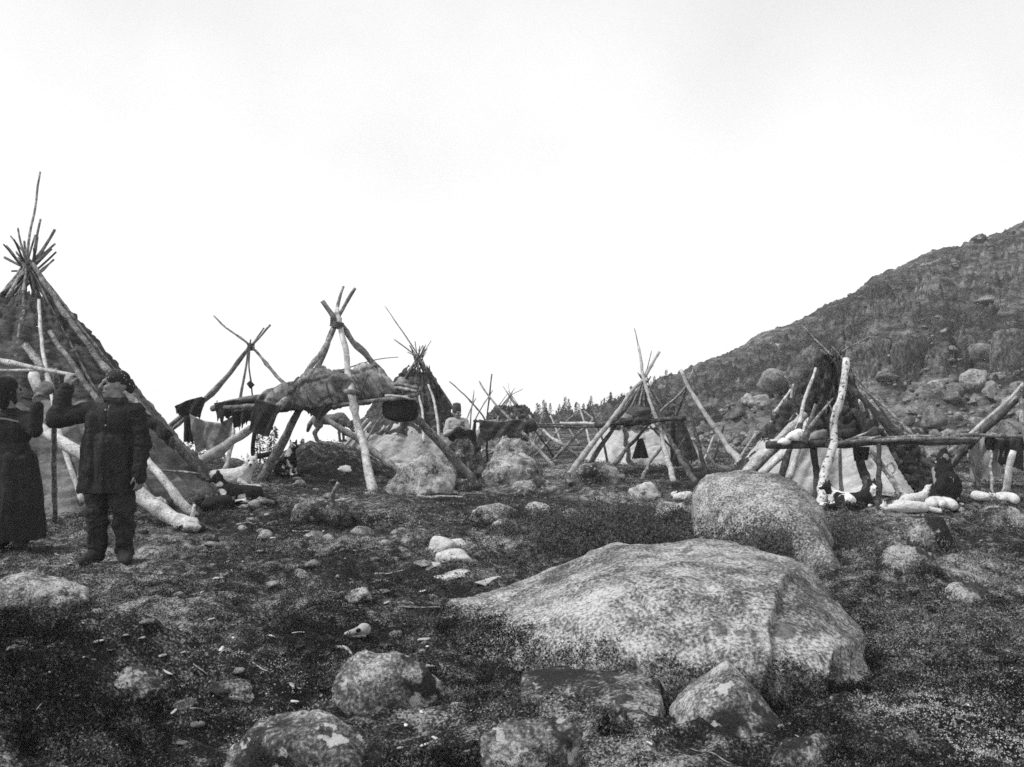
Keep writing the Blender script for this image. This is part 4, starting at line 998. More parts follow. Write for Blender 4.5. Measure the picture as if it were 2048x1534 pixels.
single('pale_bundle', bundle([(1236, 836), (1250, 824), (1264, 828)], [(1236, 842), (1250, 846), (1264, 842)], 17.7, .25, 3, 30, 24, .04), M['hide'], 'pale lumpy bundle beside the dark load on the middle rack', 'bundle')
single('hide_cover', sheet([(1338, 842), (1356, 836), (1368, 840)], [(1342, 935), (1368, 932), (1398, 918)], 19.3, 6, .03, .06, ragged=.10), M['bark_grey'], 'dark hide sheet hanging at the right end of the middle rack', 'hide')
MR = frame('drying_rack', 'middle rack of slanting poles under a thick dark rail with bark pieces', 'rack',
      [('leg', [(1132, 956, None), (1190, 878, 17.3), (1252, 800, 17.8), (1286, 757, 18.2), (1320, 704, 18.6)], .065, .025, 'wood_pale'), ('leg', [(1164, 952, None), (1195, 905, 17.3), (1228, 852, 17.6), (1264, 798, 18)], .055, .03, 'wood_dark'),
       ('leg', [(1348, 962, None), (1325, 880, 17.4), (1300, 798, 17.9), (1286, 750, 18.2), (1276, 690, 18.5)], .06, .025, 'wood_pale'), ('leg', [(1392, 966, None), (1348, 890, 17.3), (1310, 812, 17.7), (1295, 780, 18.1)], .06, .035, 'wood_dark'),
       ('rail', [(1190, 850, 17.8), (1240, 846, 17.6), (1310, 842, 17.5), (1372, 836, 17.4)], .05, .045, 'wood_dark'), ('rail', [(1120, 846, 18), (1230, 850, 17.7)], .03, .028, 'wood_pale'),
       ('strut', [(1225, 928, None), (1262, 888, 18.6), (1298, 850, 17.8)], .045, .03, 'wood'), ('strut', [(1280, 962, None), (1300, 925, 17.0), (1328, 888, 17.3)], .04, .025, 'wood'), ('strut', [(1384, 935, 18), (1345, 895, 17.8), (1300, 850, 17.6)], .03, .02, 'wood'),
       ('post', [(1257, 926, None), (1254, 890, 19), (1251, 848, 18)], .06, .045, 'wood_pale')])
single('bark_pieces', bundle([(1222, 846), (1245, 836), (1275, 832), (1310, 838)], [(1222, 850), (1250, 852), (1290, 852), (1310, 846)], 17.45, .25, 9, 50, 26, .05), M['bark'], 'dark curled bark pieces lying on the middle rack', 'bark')
TR = frame('tripod', 'long-legged pole tripod right of the middle rack', 'tripod',
      [('leg', [(1500, 958, 15.2), (1455, 888, 16.8), (1410, 832, 17.1), (1375, 775, 17.4), (1360, 742, 17.5)], .075, .03, 'wood_pale'), ('leg', [(1417, 955, None), (1396, 890, 16.9), (1385, 845, 17.1), (1368, 785, 17.4)], .05, .02, 'wood_dark'),
       ('leg', [(1300, 845, 19), (1322, 824, 18.7), (1352, 796, 18.2), (1374, 772, 17.6), (1386, 738, 17.4)], .035, .015, 'wood_pale'), ('leg', [(1352, 832, 19), (1366, 795, 18.2), (1372, 778, 17.7)], .03, .02, 'wood')])

# right lodge
T5 = lodge('right lodge with a shaggy dark bark top and pale canvas front behind the front rack', 1668, 14.9, 1.72, 716, 15, [(1601, 648), (1742, 672), (1722, 730), (1640, 700), (1655, 700)],
      [('canvas', 0, .80, .05, .05, .03, .08, [(288, 359)], 'canvas_skirt'), ('bark', .72, 2.1, .07, .06, .16, .20, [(294, 361), (-1, 80)], 'bark_cover'), ('bark', 0, .8, .055, .05, .14, .05, [(180, 291)], 'dark_flank')], 12, ['wood', 'wood_dark'], .035, (.08, .25), 1662)
part_poles(T5, [('outer_pole', [(1488, 948, 13.6), (1545, 893, 13.7), (1612, 826, 14.0)], .07, .05, 'wood_pale'), ('outer_pole', [(1503, 948, 13.3), (1562, 885, 13.5), (1606, 838, 13.8)], .05, .04, 'wood'),
                ('outer_pole', [(1526, 948, 13.1), (1580, 893, 13.3), (1622, 840, 13.6)], .05, .04, 'wood_pale'), ('outer_pole', [(1562, 955, 13.0), (1578, 900, 13.2), (1600, 850, 13.4)], .05, .04, 'wood_dark'), ('outer_pole', [(1576, 958, 12.9), (1594, 902, 13.1), (1612, 860, 13.3)], .05, .035, 'wood_pale'),
                ('outer_pole', [(1588, 880, 13.3), (1600, 835, 13.6), (1615, 785, 14), (1630, 735, 14.3)], .035, .02, 'wood_pale'),
                ('outer_pole', [(1834, 876, 13.6), (1775, 818, 14.1), (1716, 768, 14.5)], .028, .018, 'wood'), ('outer_pole', [(1744, 840, 13.7), (1733, 800, 14.0), (1716, 775, 14.3)], .02, .014, 'wood')])
FR = frame('drying_rack', 'front rack at right with a spotted white birch post and long dark rails', 'rack',
      [('birch_post', [(1636, 1018, None), (1650, 945, 11.85), (1664, 880, 12.0), (1678, 810, 12.2), (1688, 765, 12.3), (1691, 719, 12.4)], .068, .042, 'birch'),
       ('post', [(1632, 1015, None), (1633, 950, 12.3), (1628, 890, 12.3)], .05, .05, 'wood_dark'), ('post', [(1738, 1012, None), (1730, 950, 12.3), (1721, 895, 12.3)], .055, .06, 'wood_dark'), ('post', [(1755, 1025, None), (1757, 890, 12)], .035, .03, 'wood_dark'),
       ('strut', [(1824, 1004, None), (1780, 950, 12.2), (1738, 896, 12.4)], .03, .022, 'wood_pale'), ('strut', [(1812, 1004, None), (1776, 952, 12.3), (1740, 905, 12.5)], .03, .022, 'wood'),
       ('strut', [(1948, 1006, None), (1900, 962, 12.3), (1850, 922, 12.5), (1800, 872, 12.8), (1752, 828, 13.1), (1702, 775, 13.4)], .065, .04, 'wood_dark'),
       ('post', [(1684, 990, 12.9), (1681, 945, 12.8), (1677, 895, 12.6)], .03, .025, 'wood_pale'),
       ('rail', [(1532, 890, 12.3), (1640, 889, 12.25), (1780, 884, 12.2), (1950, 882, 12.1)], .055, .04, 'wood_dark'), ('rail', [(1570, 880, 12.7), (1700, 879, 12.7), (1830, 876, 12.6)], .035, .03, 'wood'),
       ('rail', [(1660, 887, 12.0), (1790, 880, 12.0), (1960, 877, 11.95)], .03, .022, 'wood'), ('rail', [(1540, 884, 12.5), (1620, 884, 12.4)], .04, .035, 'wood_pale'), ('rail', [(1700, 886, 12.5), (1900, 882, 12.5)], .035, .03, 'wood_dark')])
lash(FR, 1664, 884, 12.05, .09, 4)
stick('branch', 'crooked branch with a pale root end standing on the left of the front rack', 'branch', [(1606, 884, 12.1), (1616, 858, 12.1), (1622, 840, 12.1), (1633, 808, 12.1)], .06, .018, 'wood')
stick('branch', 'long twig rising right from the crooked branch on the front rack', 'branch', [(1618, 858, 12.0), (1640, 830, 12.0), (1666, 797, 12.1)], .028, .012, 'wood')
stick('branch', 'thin forked twig standing behind the birch post on the rack', 'branch', [(1672, 845, 12.6), (1664, 818, 12.6), (1656, 802, 12.6)], .02, .008, 'wood')
single('white_pelt', bundle([(1572, 872), (1584, 860), (1600, 856), (1612, 862)], [(1572, 880), (1584, 884), (1600, 880), (1612, 870)], 12.2, .22, 4, 36, 28, .035), M['hide_white'], 'white furry pelt bundle on the left end of the front rack', 'pelt')
single('pale_bundle', bundle([(1556, 882), (1566, 876), (1580, 880)], [(1556, 888), (1566, 890), (1580, 888)], 12.2, .18, 3, 24, 20, .02), M['hide_white'], 'small white bundle left of the furry pelt on the front rack', 'bundle')
single('basket', bundle([(1680, 862), (1692, 858), (1708, 860)], [(1680, 876), (1692, 878), (1708, 876)], 12.7, .25, 3, 30, 24, .01, .5), M['hide_dark'], 'dark box on the rails right of the birch post', 'box')
single('basket', bundle([(1612, 872), (1630, 858), (1652, 856)], [(1612, 882), (1630, 884), (1652, 882)], 12.7, .25, 5, 30, 24, .03), M['canvas_grey'], 'grey cloth bundle left of the birch post on the front rack', 'bundle')
single('basket', bundle([(1738, 862), (1750, 852), (1766, 856)], [(1738, 874), (1750, 876), (1766, 876)], 12.7, .25, 6, 30, 24, .03), M['bark'], 'dark shaggy bundle in the middle of the front rack', 'bundle')
for k, (pts, lab) in enumerate([([(1692, 882, 12.1), (1742, 862, 12.2)], 'pale stick sloping up on the front rack right of the birch post'), ([(1720, 882, 12.0), (1760, 872, 12.0)], 'short stick on the front rack below the shaggy bundle'), ([(1790, 876, 12.1), (1880, 872, 12.0)], 'long thin stick lying on the right half of the front rack')]):
    stick('stick', lab, 'stick', pts, .022, .014, 'wood')
single('hanging_bag', sheet([(1708, 894), (1740, 894)], [(1712, 922), (1736, 920)], 12.0, 3, .06, .02, 16, 14, .03), M['black'], 'black ragged bag hanging under the front rack', 'bag')
def hoop(px, py, D, r, label):
    mb = MB(); c = P(px, py, D); pts = [c + Vector((math.cos(a) * r * .75, .02 * math.sin(2 * a), math.sin(a) * r)) for a in np.linspace(0, 2 * math.pi, 30)]
    tube(mb, pts, .013, .013, seed(), 7, .1, False, 40); single('hoop', mb, M['wood_pale'], label, 'hoop')
hoop(1781, 936, 12.5, .078, 'thin pale wooden hoop leaning on the dark side of the right lodge')
# pole frames around the right lodge
frame('tripod', 'small distant tripod of pale sticks left of the right lodge', 'tripod',
      [('leg', [(1550, 826, 25), (1568, 800, 25), (1583, 776, 25)], .05, .03, 'wood_pale'), ('leg', [(1568, 852, 24.5), (1578, 815, 24.8), (1584, 776, 25), (1587, 768, 25)], .05, .03, 'wood'), ('leg', [(1592, 838, 25), (1585, 785, 25), (1570, 752, 25)], .045, .02, 'wood')])
frame('tripod', 'slanting pole frame at the right edge beside the hanging pale canvas', 'tripod',
      [('leg', [(1842, 952, None), (1893, 907, 14.2), (1930, 878, 14.0), (2022, 796, 13.8), (2046, 770, 13.8)], .05, .025, 'wood_pale'), ('leg', [(1897, 938, 14.4), (1940, 885, 14.2), (2000, 830, 14), (2050, 782, 13.9)], .06, .035, 'wood_dark'), ('leg', [(1902, 930, 14.1), (1922, 900, 14.1), (1945, 876, 14.1)], .03, .022, 'wood'),
       ('leg', [(2070, 960, 13.5), (2045, 850, 13.7), (2038, 790, 13.8)], .05, .03, 'wood'), ('rail', [(1920, 870, 13.9), (2070, 874, 13.7)], .03, .03, 'wood')])
single('canvas_cloth', sheet([(1938, 868), (1965, 862), (1990, 866), (2010, 876)], [(1938, 958), (1960, 956), (1980, 962), (1998, 950)], 14.3, 4, .02, .08, ragged=.06), M['canvas'], 'pale canvas hanging at the right edge with a dark hole near its top', 'canvas')
single('dark_sheet', sheet([(1970, 876), (1982, 872), (1998, 880)], [(1974, 898), (1984, 906), (1994, 894)], 14.1, 2, .02, .03, ragged=.02), M['black'], 'dark patch near the top of the pale canvas', 'cloth')  # separate dark sheet makes the hole in the uncut canvas
single('dark_sheet', sheet([(2000, 880), (2050, 876)], [(1996, 925), (2050, 940)], 14.2, 5, .03, .05, ragged=.06), M['hide_dark'], 'dark hide hanging right of the pale canvas at the edge', 'hide')
stick('post', 'white peeled post standing at the right edge above the white dog', 'post', [(2008, 988, 12.9), (2016, 945, 12.9), (2026, 902, 12.9)], .055, .045, 'wood_pale')
stick('post', 'thin dark stake in front of the pale canvas at right', 'stake', [(1984, 985, None), (1982, 900, 13.4)], .02, .015, 'wood')

# ------------------------------------------------------------------ dogs
def dog(label, mat, px, py, D, heading, pose, s=1.0, yaw=0, pitch=0, tailup=True, seedv=0):
    V3 = lambda *a: Vector(a)
    pr = []
    if pose == 'lie':
        pr = [('c', (-.26, 0, .14), .125, (.08, 0, .155), .14), ('e', (.17, 0, .17), (.15, .125, .155)), ('c', (.2, 0, .2), .11, (.30, 0, .33), .085),
              ('c', (.2, .10, .10), .05, (.30, .10, .035), .038), ('c', (.30, .10, .035), .034, (.50, .085, .03), .028), ('c', (.2, -.10, .10), .05, (.30, -.10, .035), .038), ('c', (.30, -.10, .035), .034, (.50, -.085, .03), .028),
              ('e', (-.22, .09, .13), (.15, .075, .115)), ('e', (-.22, -.09, .13), (.15, .075, .115)), ('c', (-.18, -.16, .04), .04, (.02, -.17, .03), .026), ('c', (-.18, .16, .04), .04, (.02, .17, .03), .026),
              ('c', (-.34, 0, .12), .05, (-.46, .10, .06), .055), ('c', (-.46, .10, .06), .055, (-.42, .24, .05), .035)]
        hb = V3(.33, 0, .40)
    elif pose == 'side':
        pr = [('c', (-.28, 0, .11), .105, (.06, 0, .12), .125), ('e', (.12, 0, .12), (.16, .13, .12)), ('c', (.2, 0, .11), .09, (.32, -.05, .08), .07),
              ('c', (.16, -.08, .07), .045, (.22, -.28, .03), .03), ('c', (.22, -.28, .03), .028, (.12, -.40, .025), .024), ('c', (.1, -.08, .06), .045, (.08, -.30, .03), .03), ('c', (.08, -.3, .03), .028, (0, -.38, .025), .024),
              ('c', (-.28, -.06, .08), .07, (-.2, -.26, .035), .035), ('c', (-.2, -.26, .035), .032, (-.32, -.40, .025), .024), ('c', (-.32, -.05, .07), .07, (-.36, -.26, .035), .034), ('c', (-.36, -.26, .035), .03, (-.44, -.38, .025), .024),
              ('c', (-.38, 0, .09), .045, (-.56, .05, .05), .05)]
        hb = V3(.40, -.08, .09)
    elif pose == 'curl':
        for k in range(9):
            a = -2.2 + k * .42; rr = .22; r = .10 + .035 * math.sin(math.pi * k / 8)
            b = a + .42; pr.append(('c', (math.cos(a) * rr, math.sin(a) * rr * .8, r * .8), r, (math.cos(b) * rr, math.sin(b) * rr * .8, .10), r))
        pr += [('c', (-.12, -.2, .1), .05, (.1, -.27, .05), .05), ('c', (.1, -.27, .05), .05, (.24, -.18, .05), .03), ('c', (.05, -.05, .1), .06, (.12, -.18, .04), .03)]
        hb = V3(-.20, .12, .13)
    elif pose == 'stand':
        pr = [('c', (-.27, 0, .47), .105, (.05, 0, .47), .12), ('e', (.14, 0, .47), (.15, .115, .15)), ('e', (-.26, 0, .48), (.13, .11, .12))]
        for sy in (1, -1):
            fw = .03 * sy
            pr += [('c', (.2, .08 * sy, .44), .06, (.19 + fw, .085 * sy, .22), .036), ('c', (.19 + fw, .085 * sy, .22), .034, (.2 + fw, .085 * sy, .035), .026), ('c', (.2 + fw, .085 * sy, .03), .03, (.25 + fw, .085 * sy, .022), .026),
                   ('e', (-.29, .075 * sy, .42), (.10, .055, .13)), ('c', (-.25, .08 * sy, .34), .055, (-.36 - fw, .08 * sy, .19), .034), ('c', (-.36 - fw, .08 * sy, .19), .032, (-.31 - fw, .08 * sy, .04), .025), ('c', (-.31 - fw, .08 * sy, .03), .03, (-.26 - fw, .08 * sy, .022), .026)]
        pr += [('c', (.2, 0, .52), .10, (.33, 0, .62 + pitch * .8), .08), ('c', (-.37, 0, .5), .05, (-.46, 0, .62 if tailup else .36), .055), ('c', (-.46, 0, .62 if tailup else .36), .055, (-.36 if tailup else -.5, 0, .70 if tailup else .24), .035)]
        hb = V3(.37, 0, .67 + pitch)
    else:                                     # sitting
        pr = [('c', (-.16, 0, .16), .14, (.06, 0, .38), .125), ('e', (.09, 0, .40), (.12, .115, .15)), ('e', (-.12, .1, .12), (.15, .07, .11)), ('e', (-.12, -.1, .12), (.15, .07, .11)),
              ('c', (-.05, .13, .035), .04, (.08, .14, .03), .03), ('c', (-.05, -.13, .035), .04, (.08, -.14, .03), .03), ('c', (.09, 0, .45), .1, (.14, 0, .58), .085), ('c', (-.26, 0, .06), .05, (-.46, .12, .045), .04)]
        for sy in (1, -1): pr += [('c', (.13, .07 * sy, .36), .055, (.16, .075 * sy, .18), .036), ('c', (.16, .075 * sy, .18), .034, (.17, .075 * sy, .03), .028), ('c', (.17, .075 * sy, .03), .03, (.22, .075 * sy, .025), .026)]
        hb = V3(.17, 0, .64)
    q = Matrix.Rotation(yaw, 3, 'Z') @ Matrix.Rotation(.9 if (pose == 'curl' or pitch < -.2) else .12, 3, 'Y')
    hp = lambda *a: tuple(hb + q @ Vector(a))
    pr += [('e', tuple(hb), (.088, .08, .078), yaw, 'Z'), ('c', hp(.05, 0, -.015), .05, hp(.14, 0, -.035), .03), ('c', hp(.0, .05, -.02), .05, hp(.02, -.05, -.02), .05),
           ('c', hp(-.01, .055, .055), .03, hp(-.02, .066, .125), .009), ('c', hp(-.01, -.055, .055), .03, hp(-.02, -.066, .125), .009)]
    th = thing('dog', label, 'dog', P(px, py, D) if D else G(px, py)); th.rotation_euler = (0, 0, heading)
    if not D: th.location.z -= .01
    xf = Matrix.Scale(s, 4)
    bo = mpart('body', blob('body', pr, .011, M[mat], 8 if pose == 'curl' else 3, .006, 26, xf), th)
    mpart('nose', blob('nose', [('e', hp(.165, 0, -.022), (.02, .026, .02))], .004, M['nose'], 2, xf=xf), bo)
    for sy in (1, -1): mpart('eye', blob('eye', [('e', hp(.068, .035 * sy, .022), (.017, .015, .017))], .005, M['nose'], 2, xf=xf), bo)
    return th
dog('white dog lying with its head up under the left tripod looking at the camera', 'fur_white', 462, 974, None, R2(-8), 'lie', 1.08, R2(-72))
dog('black dog with a white muzzle sitting by the turf hummock under the rack', 'fur_tan', 574, 950, None, R2(-25), 'sit', .85, R2(-40), seedv=2)
dog('black dog with one white foreleg lying at the foot of the large left lodge', 'fur_tan', 478, 1006, None, R2(190), 'lie', .82, R2(20))
dog('black dog curled up with its back to the camera beside the large left lodge', 'fur_black', 425, 1018, None, R2(30), 'curl', .72)
dog('grey dog standing on the turf hummock below the canvas load', 'fur_grey', 664, 884, 17.6, R2(4), 'stand', .95, R2(-15), -.30, False)
dog('piebald dog lying left under the front rack beside the birch post', 'fur_pied', 1690, 1012, None, R2(165), 'lie', .62, R2(25))
dog('piebald dog with dark ears sitting up behind the lying piebald dog', 'fur_pied', 1714, 1014, None, R2(20), 'lie', .66, R2(-100))
dog('white dog stretched out asleep in front of the three pale sleeping ones', 'fur_white', 1815, 1026, None, R2(176), 'side', .62)
dog('white dog asleep behind the stretched-out white dog at right', 'fur_white', 1832, 1010, None, R2(12), 'lie', .52, R2(-30), -.3)
dog('white dog curled into a ring at the foot of the dark strut', 'fur_white', 1884, 1018, None, R2(100), 'curl', .60)
dog('white dog huddled under the white post at the right edge', 'fur_white', 2012, 1004, None, R2(80), 'curl', .5)
dog('small white dog lying left of the huddled one at the right edge', 'fur_white', 1968, 1000, None, R2(170), 'curl', .42)
dog('white dog resting its head on the ground left of the flat-topped boulder', 'fur_white', 1362, 998, None, R2(-10), 'curl', .48)

# ------------------------------------------------------------------ people
def head_prims(c, f, s=1.0):
    c = Vector(c); f = Vector(f).normalized(); r = Vector((-f.y, f.x, 0)); u = Vector((0, 0, 1))
    p = lambda a, b, d: tuple(c + (f * a + r * b + u * d) * s)
    an = math.atan2(f.y, f.x)
    e = lambda a, b, d, rr: ('e', p(a, b, d), tuple(x * s for x in rr), an, 'Z')
    pr = [e(-.012, 0, .02, (.095, .076, .092)), e(.03, 0, -.045, (.062, .058, .07)), ('c', p(.065, 0, -.09), .026 * s, p(.05, 0, -.095), .03 * s), ('c', p(.088, 0, .018), .012 * s, p(.112, 0, -.022), .017 * s),
          ('c', p(.078, .035, .03), .017 * s, p(.078, -.035, .03), .017 * s), e(.085, 0, -.058, (.012, .026, .008)), e(.083, 0, -.074, (.014, .022, .008)), e(.06, .045, -.02, (.03, .022, .022)), e(.06, -.045, -.02, (.03, .022, .022)),
          e(-.01, .078, -.005, (.02, .010, .032)), e(-.01, -.078, -.005, (.02, .010, .032))]
    eyes = [(p(.083, .034, .006), .016 * s), (p(.083, -.034, .006), .016 * s)]  # dark eyes enlarged so they also stand for the shaded sockets
    return pr, eyes, p
def hand_prims(wr, d, side, curl, s=1.0):
    """palm and five fingers from the wrist along d; side points to the thumb"""
    wr = Vector(wr); d = Vector(d).normalized(); t = Vector(side); t = (t - d * t.dot(d)).normalized(); n = d.cross(t)
    q = lambda a, b, c: tuple(wr + (d * a + t * b + n * c) * s)
    pr = [('c', q(0, 0, 0), .026 * s, q(.05, .004, 0), .03 * s), ('c', q(.05, .022, 0), .017 * s, q(.088, .026, 0), .013 * s), ('c', q(.05, -.022, 0), .017 * s, q(.084, -.026, 0), .013 * s)]
    for k, (b, L) in enumerate(((.028, .072), (.010, .08), (-.009, .074), (-.027, .058))):
        a = q(.088, b, 0); m = q(.088 + L * .5 * math.cos(curl), b * 1.1, L * .5 * math.sin(curl)); e = q(.088 + L * .5 * math.cos(curl) + L * .45 * math.cos(curl * 2.1), b * 1.1, L * .5 * math.sin(curl) + L * .45 * math.sin(curl * 2.1))
        pr += [('c', a, .0105 * s, m, .0095 * s), ('c', m, .0095 * s, e, .008 * s)]
    pr += [('c', q(.02, .03, .005), .016 * s, q(.055, .052, .015), .012 * s), ('c', q(.055, .052, .015), .0115 * s, q(.082, .052, .03 + .02 * math.sin(curl)), .0095 * s)]
    return pr

# the standing person, right arm raised to the rack
man = thing('person', 'standing person in a knee-length dark coat and dotted cap, one arm raised to the rack', 'person', G(219, 1124))
Rsh, Lsh, Rel, Lel, Rwr, Lwr = (-.16, 0, 1.29), (.225, 0, 1.28), (-.40, -.10, 1.22), (.285, -.02, 1.0), (-.335, -.06, 1.50), (.285, -.07, .76)
hd, eyes, hp = head_prims((.05, -.01, 1.515), (-.86, -.5, 0), 1.02)
fe = []
for (ank, toe) in (((-.115, .02, .07), (-.15, -.15, .035)), ((.125, .02, .07), (.19, -.13, .035))):
    fe += [('c', ank, .05, (toe[0] * .5 + ank[0] * .5, (toe[1] + ank[1]) / 2, .045), .047), ('c', (toe[0] * .5 + ank[0] * .5, (toe[1] + ank[1]) / 2, .045), .047, toe, .036), ('c', ank, .048, (ank[0], ank[1] + .04, .04), .04)]
legs = lambda g: [('c', (-.085, 0, .84), .10 + g, (-.10, -.02, .45), .07 + g), ('c', (-.10, -.02, .45), .068 + g, (-.115, .02, .10), .05 + g), ('c', (.10, 0, .84), .10 + g, (.12, -.02, .45), .07 + g), ('c', (.12, -.02, .45), .068 + g, (.125, .02, .10), .05 + g)]
arms = lambda g: [('c', Rsh, .06 + g, Rel, .048 + g), ('c', Rel, .047 + g, Rwr, .034 + g), ('c', Lsh, .06 + g, Lel, .048 + g), ('c', Lel, .046 + g, Lwr, .033 + g)]
torso = lambda g: [('e', (.035, 0, 1.2), (.19 + g, .115 + g, .19)), ('c', (-.13, 0, 1.28), .07 + g, (.20, 0, 1.28), .07 + g), ('e', (.02, 0, .98), (.15 + g, .11 + g, .2)), ('e', (.01, 0, .85), (.165 + g, .12 + g, .15))]
body = hd + [('c', (.05, 0, 1.32), .06, (.052, -.01, 1.44), .052)] + torso(0) + arms(0) + legs(0) + fe
body += hand_prims(Rwr, (.12, .1, 1), (.9, -.4, 0), 1.0) + hand_prims(Lwr, (.05, -.1, -1), (-.5, -.8, 0), .5)
man_body = mpart('body', blob('body', body, .0075, M['skin'], 3), man)
coat = torso(.016) + [('c', Rsh, .085, Rel, .085), ('c', Rel, .085, (Rwr[0] - .005, Rwr[1], Rwr[2] - .02), .062), ('c', Lsh, .085, Lel, .075), ('c', Lel, .074, (Lwr[0], Lwr[1], Lwr[2] - .03), .062), ('e', (.05, 0, 1.36), (.095, .085, .05)),
        ('c', (-.10, 0, 1.0), .13, (-.155, 0, .45), .115), ('c', (.10, 0, 1.0), .13, (.12, 0, .45), .115), ('c', (0, -.03, 1.0), .14, (0, -.04, .45), .12), ('c', (0, .03, 1.0), .14, (0, .04, .45), .12), ('c', (-.10, -.05, 1.22), .08, (-.12, -.07, .8), .08)]
m_ = blob('coat', coat, .008, M['coat'], 6)
bm = bmesh.new(); bm.from_mesh(m_)
bmesh.ops.bisect_plane(bm, geom=bm.verts[:] + bm.edges[:] + bm.faces[:], plane_co=(0, 0, .60), plane_no=(0, 0, -1), clear_outer=True)
bmesh.ops.holes_fill(bm, edges=[e for e in bm.edges if e.is_boundary], sides=0); bm.to_mesh(m_); bm.free()
c_ = np.zeros(len(m_.vertices) * 3); m_.vertices.foreach_get('co', c_); c_ = c_.reshape(-1, 3); n_ = np.zeros_like(c_.ravel()); m_.vertices.foreach_get('normal', n_); n_ = n_.reshape(-1, 3)
q_ = c_.copy(); q_[:, 0] *= 11; q_[:, 1] *= 11; q_[:, 2] *= 3.2
q2_ = c_ * np.array([7, 7, 16.]); ar_ = np.exp(-((c_[:, 2] - 1.05) / .16) ** 2) + (np.abs(c_[:, 0]) > .2)
c_ += n_ * (.020 * fbm(q_, 3) * ss(1.5 - c_[:, 2], .1, .5) + .016 * (.3 - np.abs(fbm(q2_, 2))) * np.minimum(ar_, 1) - .012 * np.exp(-((c_[:, 0] - .03) / .008) ** 2) * (c_[:, 1] < -.05))[:, None]; m_.vertices.foreach_set('co', c_.ravel()); m_.update()
man_coat = mpart('coat', m_, man)
mpart('trousers', blob('trousers', legs(.024) + [('e', (.01, 0, .86), (.16, .12, .12))], .008, M['trouser'], 4, .022, 11), man)
mpart('boots', blob('boots', [(p[0], p[1], p[2] + .012, p[3], p[4] + .012) for p in fe] + [('c', (-.115, .02, .07), .064, (-.112, .01, .20), .07), ('c', (.125, .02, .07), .064, (.124, .01, .20), .07)], .011, M['hide_dark'], 3), man)
mpart('cap', blob('cap', [('e', hp(-.022, 0, .048), (.105, .09, .085), math.atan2(-.5, -.86), 'Z'), ('c', hp(.03, .06, .05), .035, hp(.03, -.06, .05), .035), ('e', hp(-.115, 0, -.015), (.045, .045, .05)), ('c', hp(-.10, .0, .0), .03, hp(-.125, .01, -.05), .025)], .009, M['cap'], 4), man)
for k in range(2): mpart('button', blob('button', [('e', (.035 + .002 * k, -.157 + .004 * abs(k - 2), 1.30 - .13 * k), (.009, .008, .009))], .004, M['hide'], 1), man_coat)
mpart('collar', blob('collar', [('c', (-.0, -.05, 1.385), .03, (.11, -.05, 1.375), .03), ('c', (-.0, .05, 1.39), .03, (.11, .05, 1.385), .03), ('c', (0, -.05, 1.385), .03, (0, .05, 1.385), .03), ('c', (.11, -.05, 1.375), .03, (.11, .05, 1.375), .03)], .01, M['hide_dark'], 3), man)
for c, r in eyes: mpart('eye', blob('eye', [('e', c, (r, r, r * .8))], .004, M['nose'], 1), man_body)
mpart('mouth', blob('mouth', [('c', hp(.084, .022, -.066), .007, hp(.092, 0, -.066), .007), ('c', hp(.092, 0, -.066), .007, hp(.084, -.022, -.066), .007)], .003, M['nose'], 1), man_body)

# the person at the left edge
wom = thing('person', 'person in a long dark skirt at the left edge reaching up to the rack', 'person', G(32, 1096))
hd, eyes, hp = head_prims((-.055, -.01, 1.47), (.6, .8, 0), 1.0)
sR, sL, eR, eL, wR, wL = (-.22, 0, 1.2), (.10, -.02, 1.2), (-.30, -.04, .96), (.23, -.10, 1.10), (-.20, -.16, .80), (.265, -.12, 1.34)
fe = [('c', (-.12, 0, .06), .05, (-.10, -.16, .035), .036), ('c', (.05, .02, .06), .05, (.10, -.13, .035), .036)]
torso = lambda g: [('e', (-.06, 0, 1.1), (.18 + g, .115 + g, .2)), ('c', (-.20, 0, 1.19), .065 + g, (.08, 0, 1.19), .065 + g), ('e', (-.05, 0, .86), (.165 + g, .125 + g, .2))]
legs = [('c', (-.13, 0, .82), .1, (-.12, -.02, .43), .07), ('c', (-.12, -.02, .43), .066, (-.12, 0, .08), .045), ('c', (.02, 0, .82), .1, (.04, -.02, .43), .07), ('c', (.04, -.02, .43), .066, (.05, .02, .08), .045)]
arms = lambda g: [('c', sR, .058 + g, eR, .045 + g), ('c', eR, .044 + g, wR, .032 + g), ('c', sL, .058 + g, eL, .045 + g), ('c', eL, .044 + g, wL, .032 + g)]
body = hd + [('c', (-.06, 0, 1.24), .058, (-.055, -.01, 1.40), .05)] + torso(0) + arms(0) + legs + fe + hand_prims(wL, (.1, 0, 1), (-.5, -.8, 0), 1.0) + hand_prims(wR, (.5, -.3, -.8), (.2, -.9, 0), .5)
wom_body = mpart('body', blob('body', body, .0085, M['skin'], 3), wom)
mpart('jacket', blob('jacket', torso(.03) + arms(.026)[:1] + [('c', eR, .072, (wR[0], wR[1], wR[2] + .02), .055), ('c', sL, .084, eL, .072), ('c', eL, .07, (wL[0], wL[1], wL[2] - .03), .055), ('e', (-.055, 0, 1.27), (.09, .08, .05))], .012, M['coat'], 4, .012, 9), wom)
wom_skirt = mpart('skirt', blob('skirt', [('e', (-.05, 0, .84), (.2, .15, .14)), ('c', (-.14, 0, .8), .14, (-.17, 0, .0), .19), ('c', (.06, 0, .8), .14, (.09, 0, .0), .17), ('c', (-.04, -.05, .8), .14, (-.04, -.07, .0), .19)], .012, None, 4), wom)
mpart('boots', blob('boots', [(p[0], p[1], p[2] + .012, p[3], p[4] + .012) for p in fe], .011, M['hide_dark'], 3), wom)
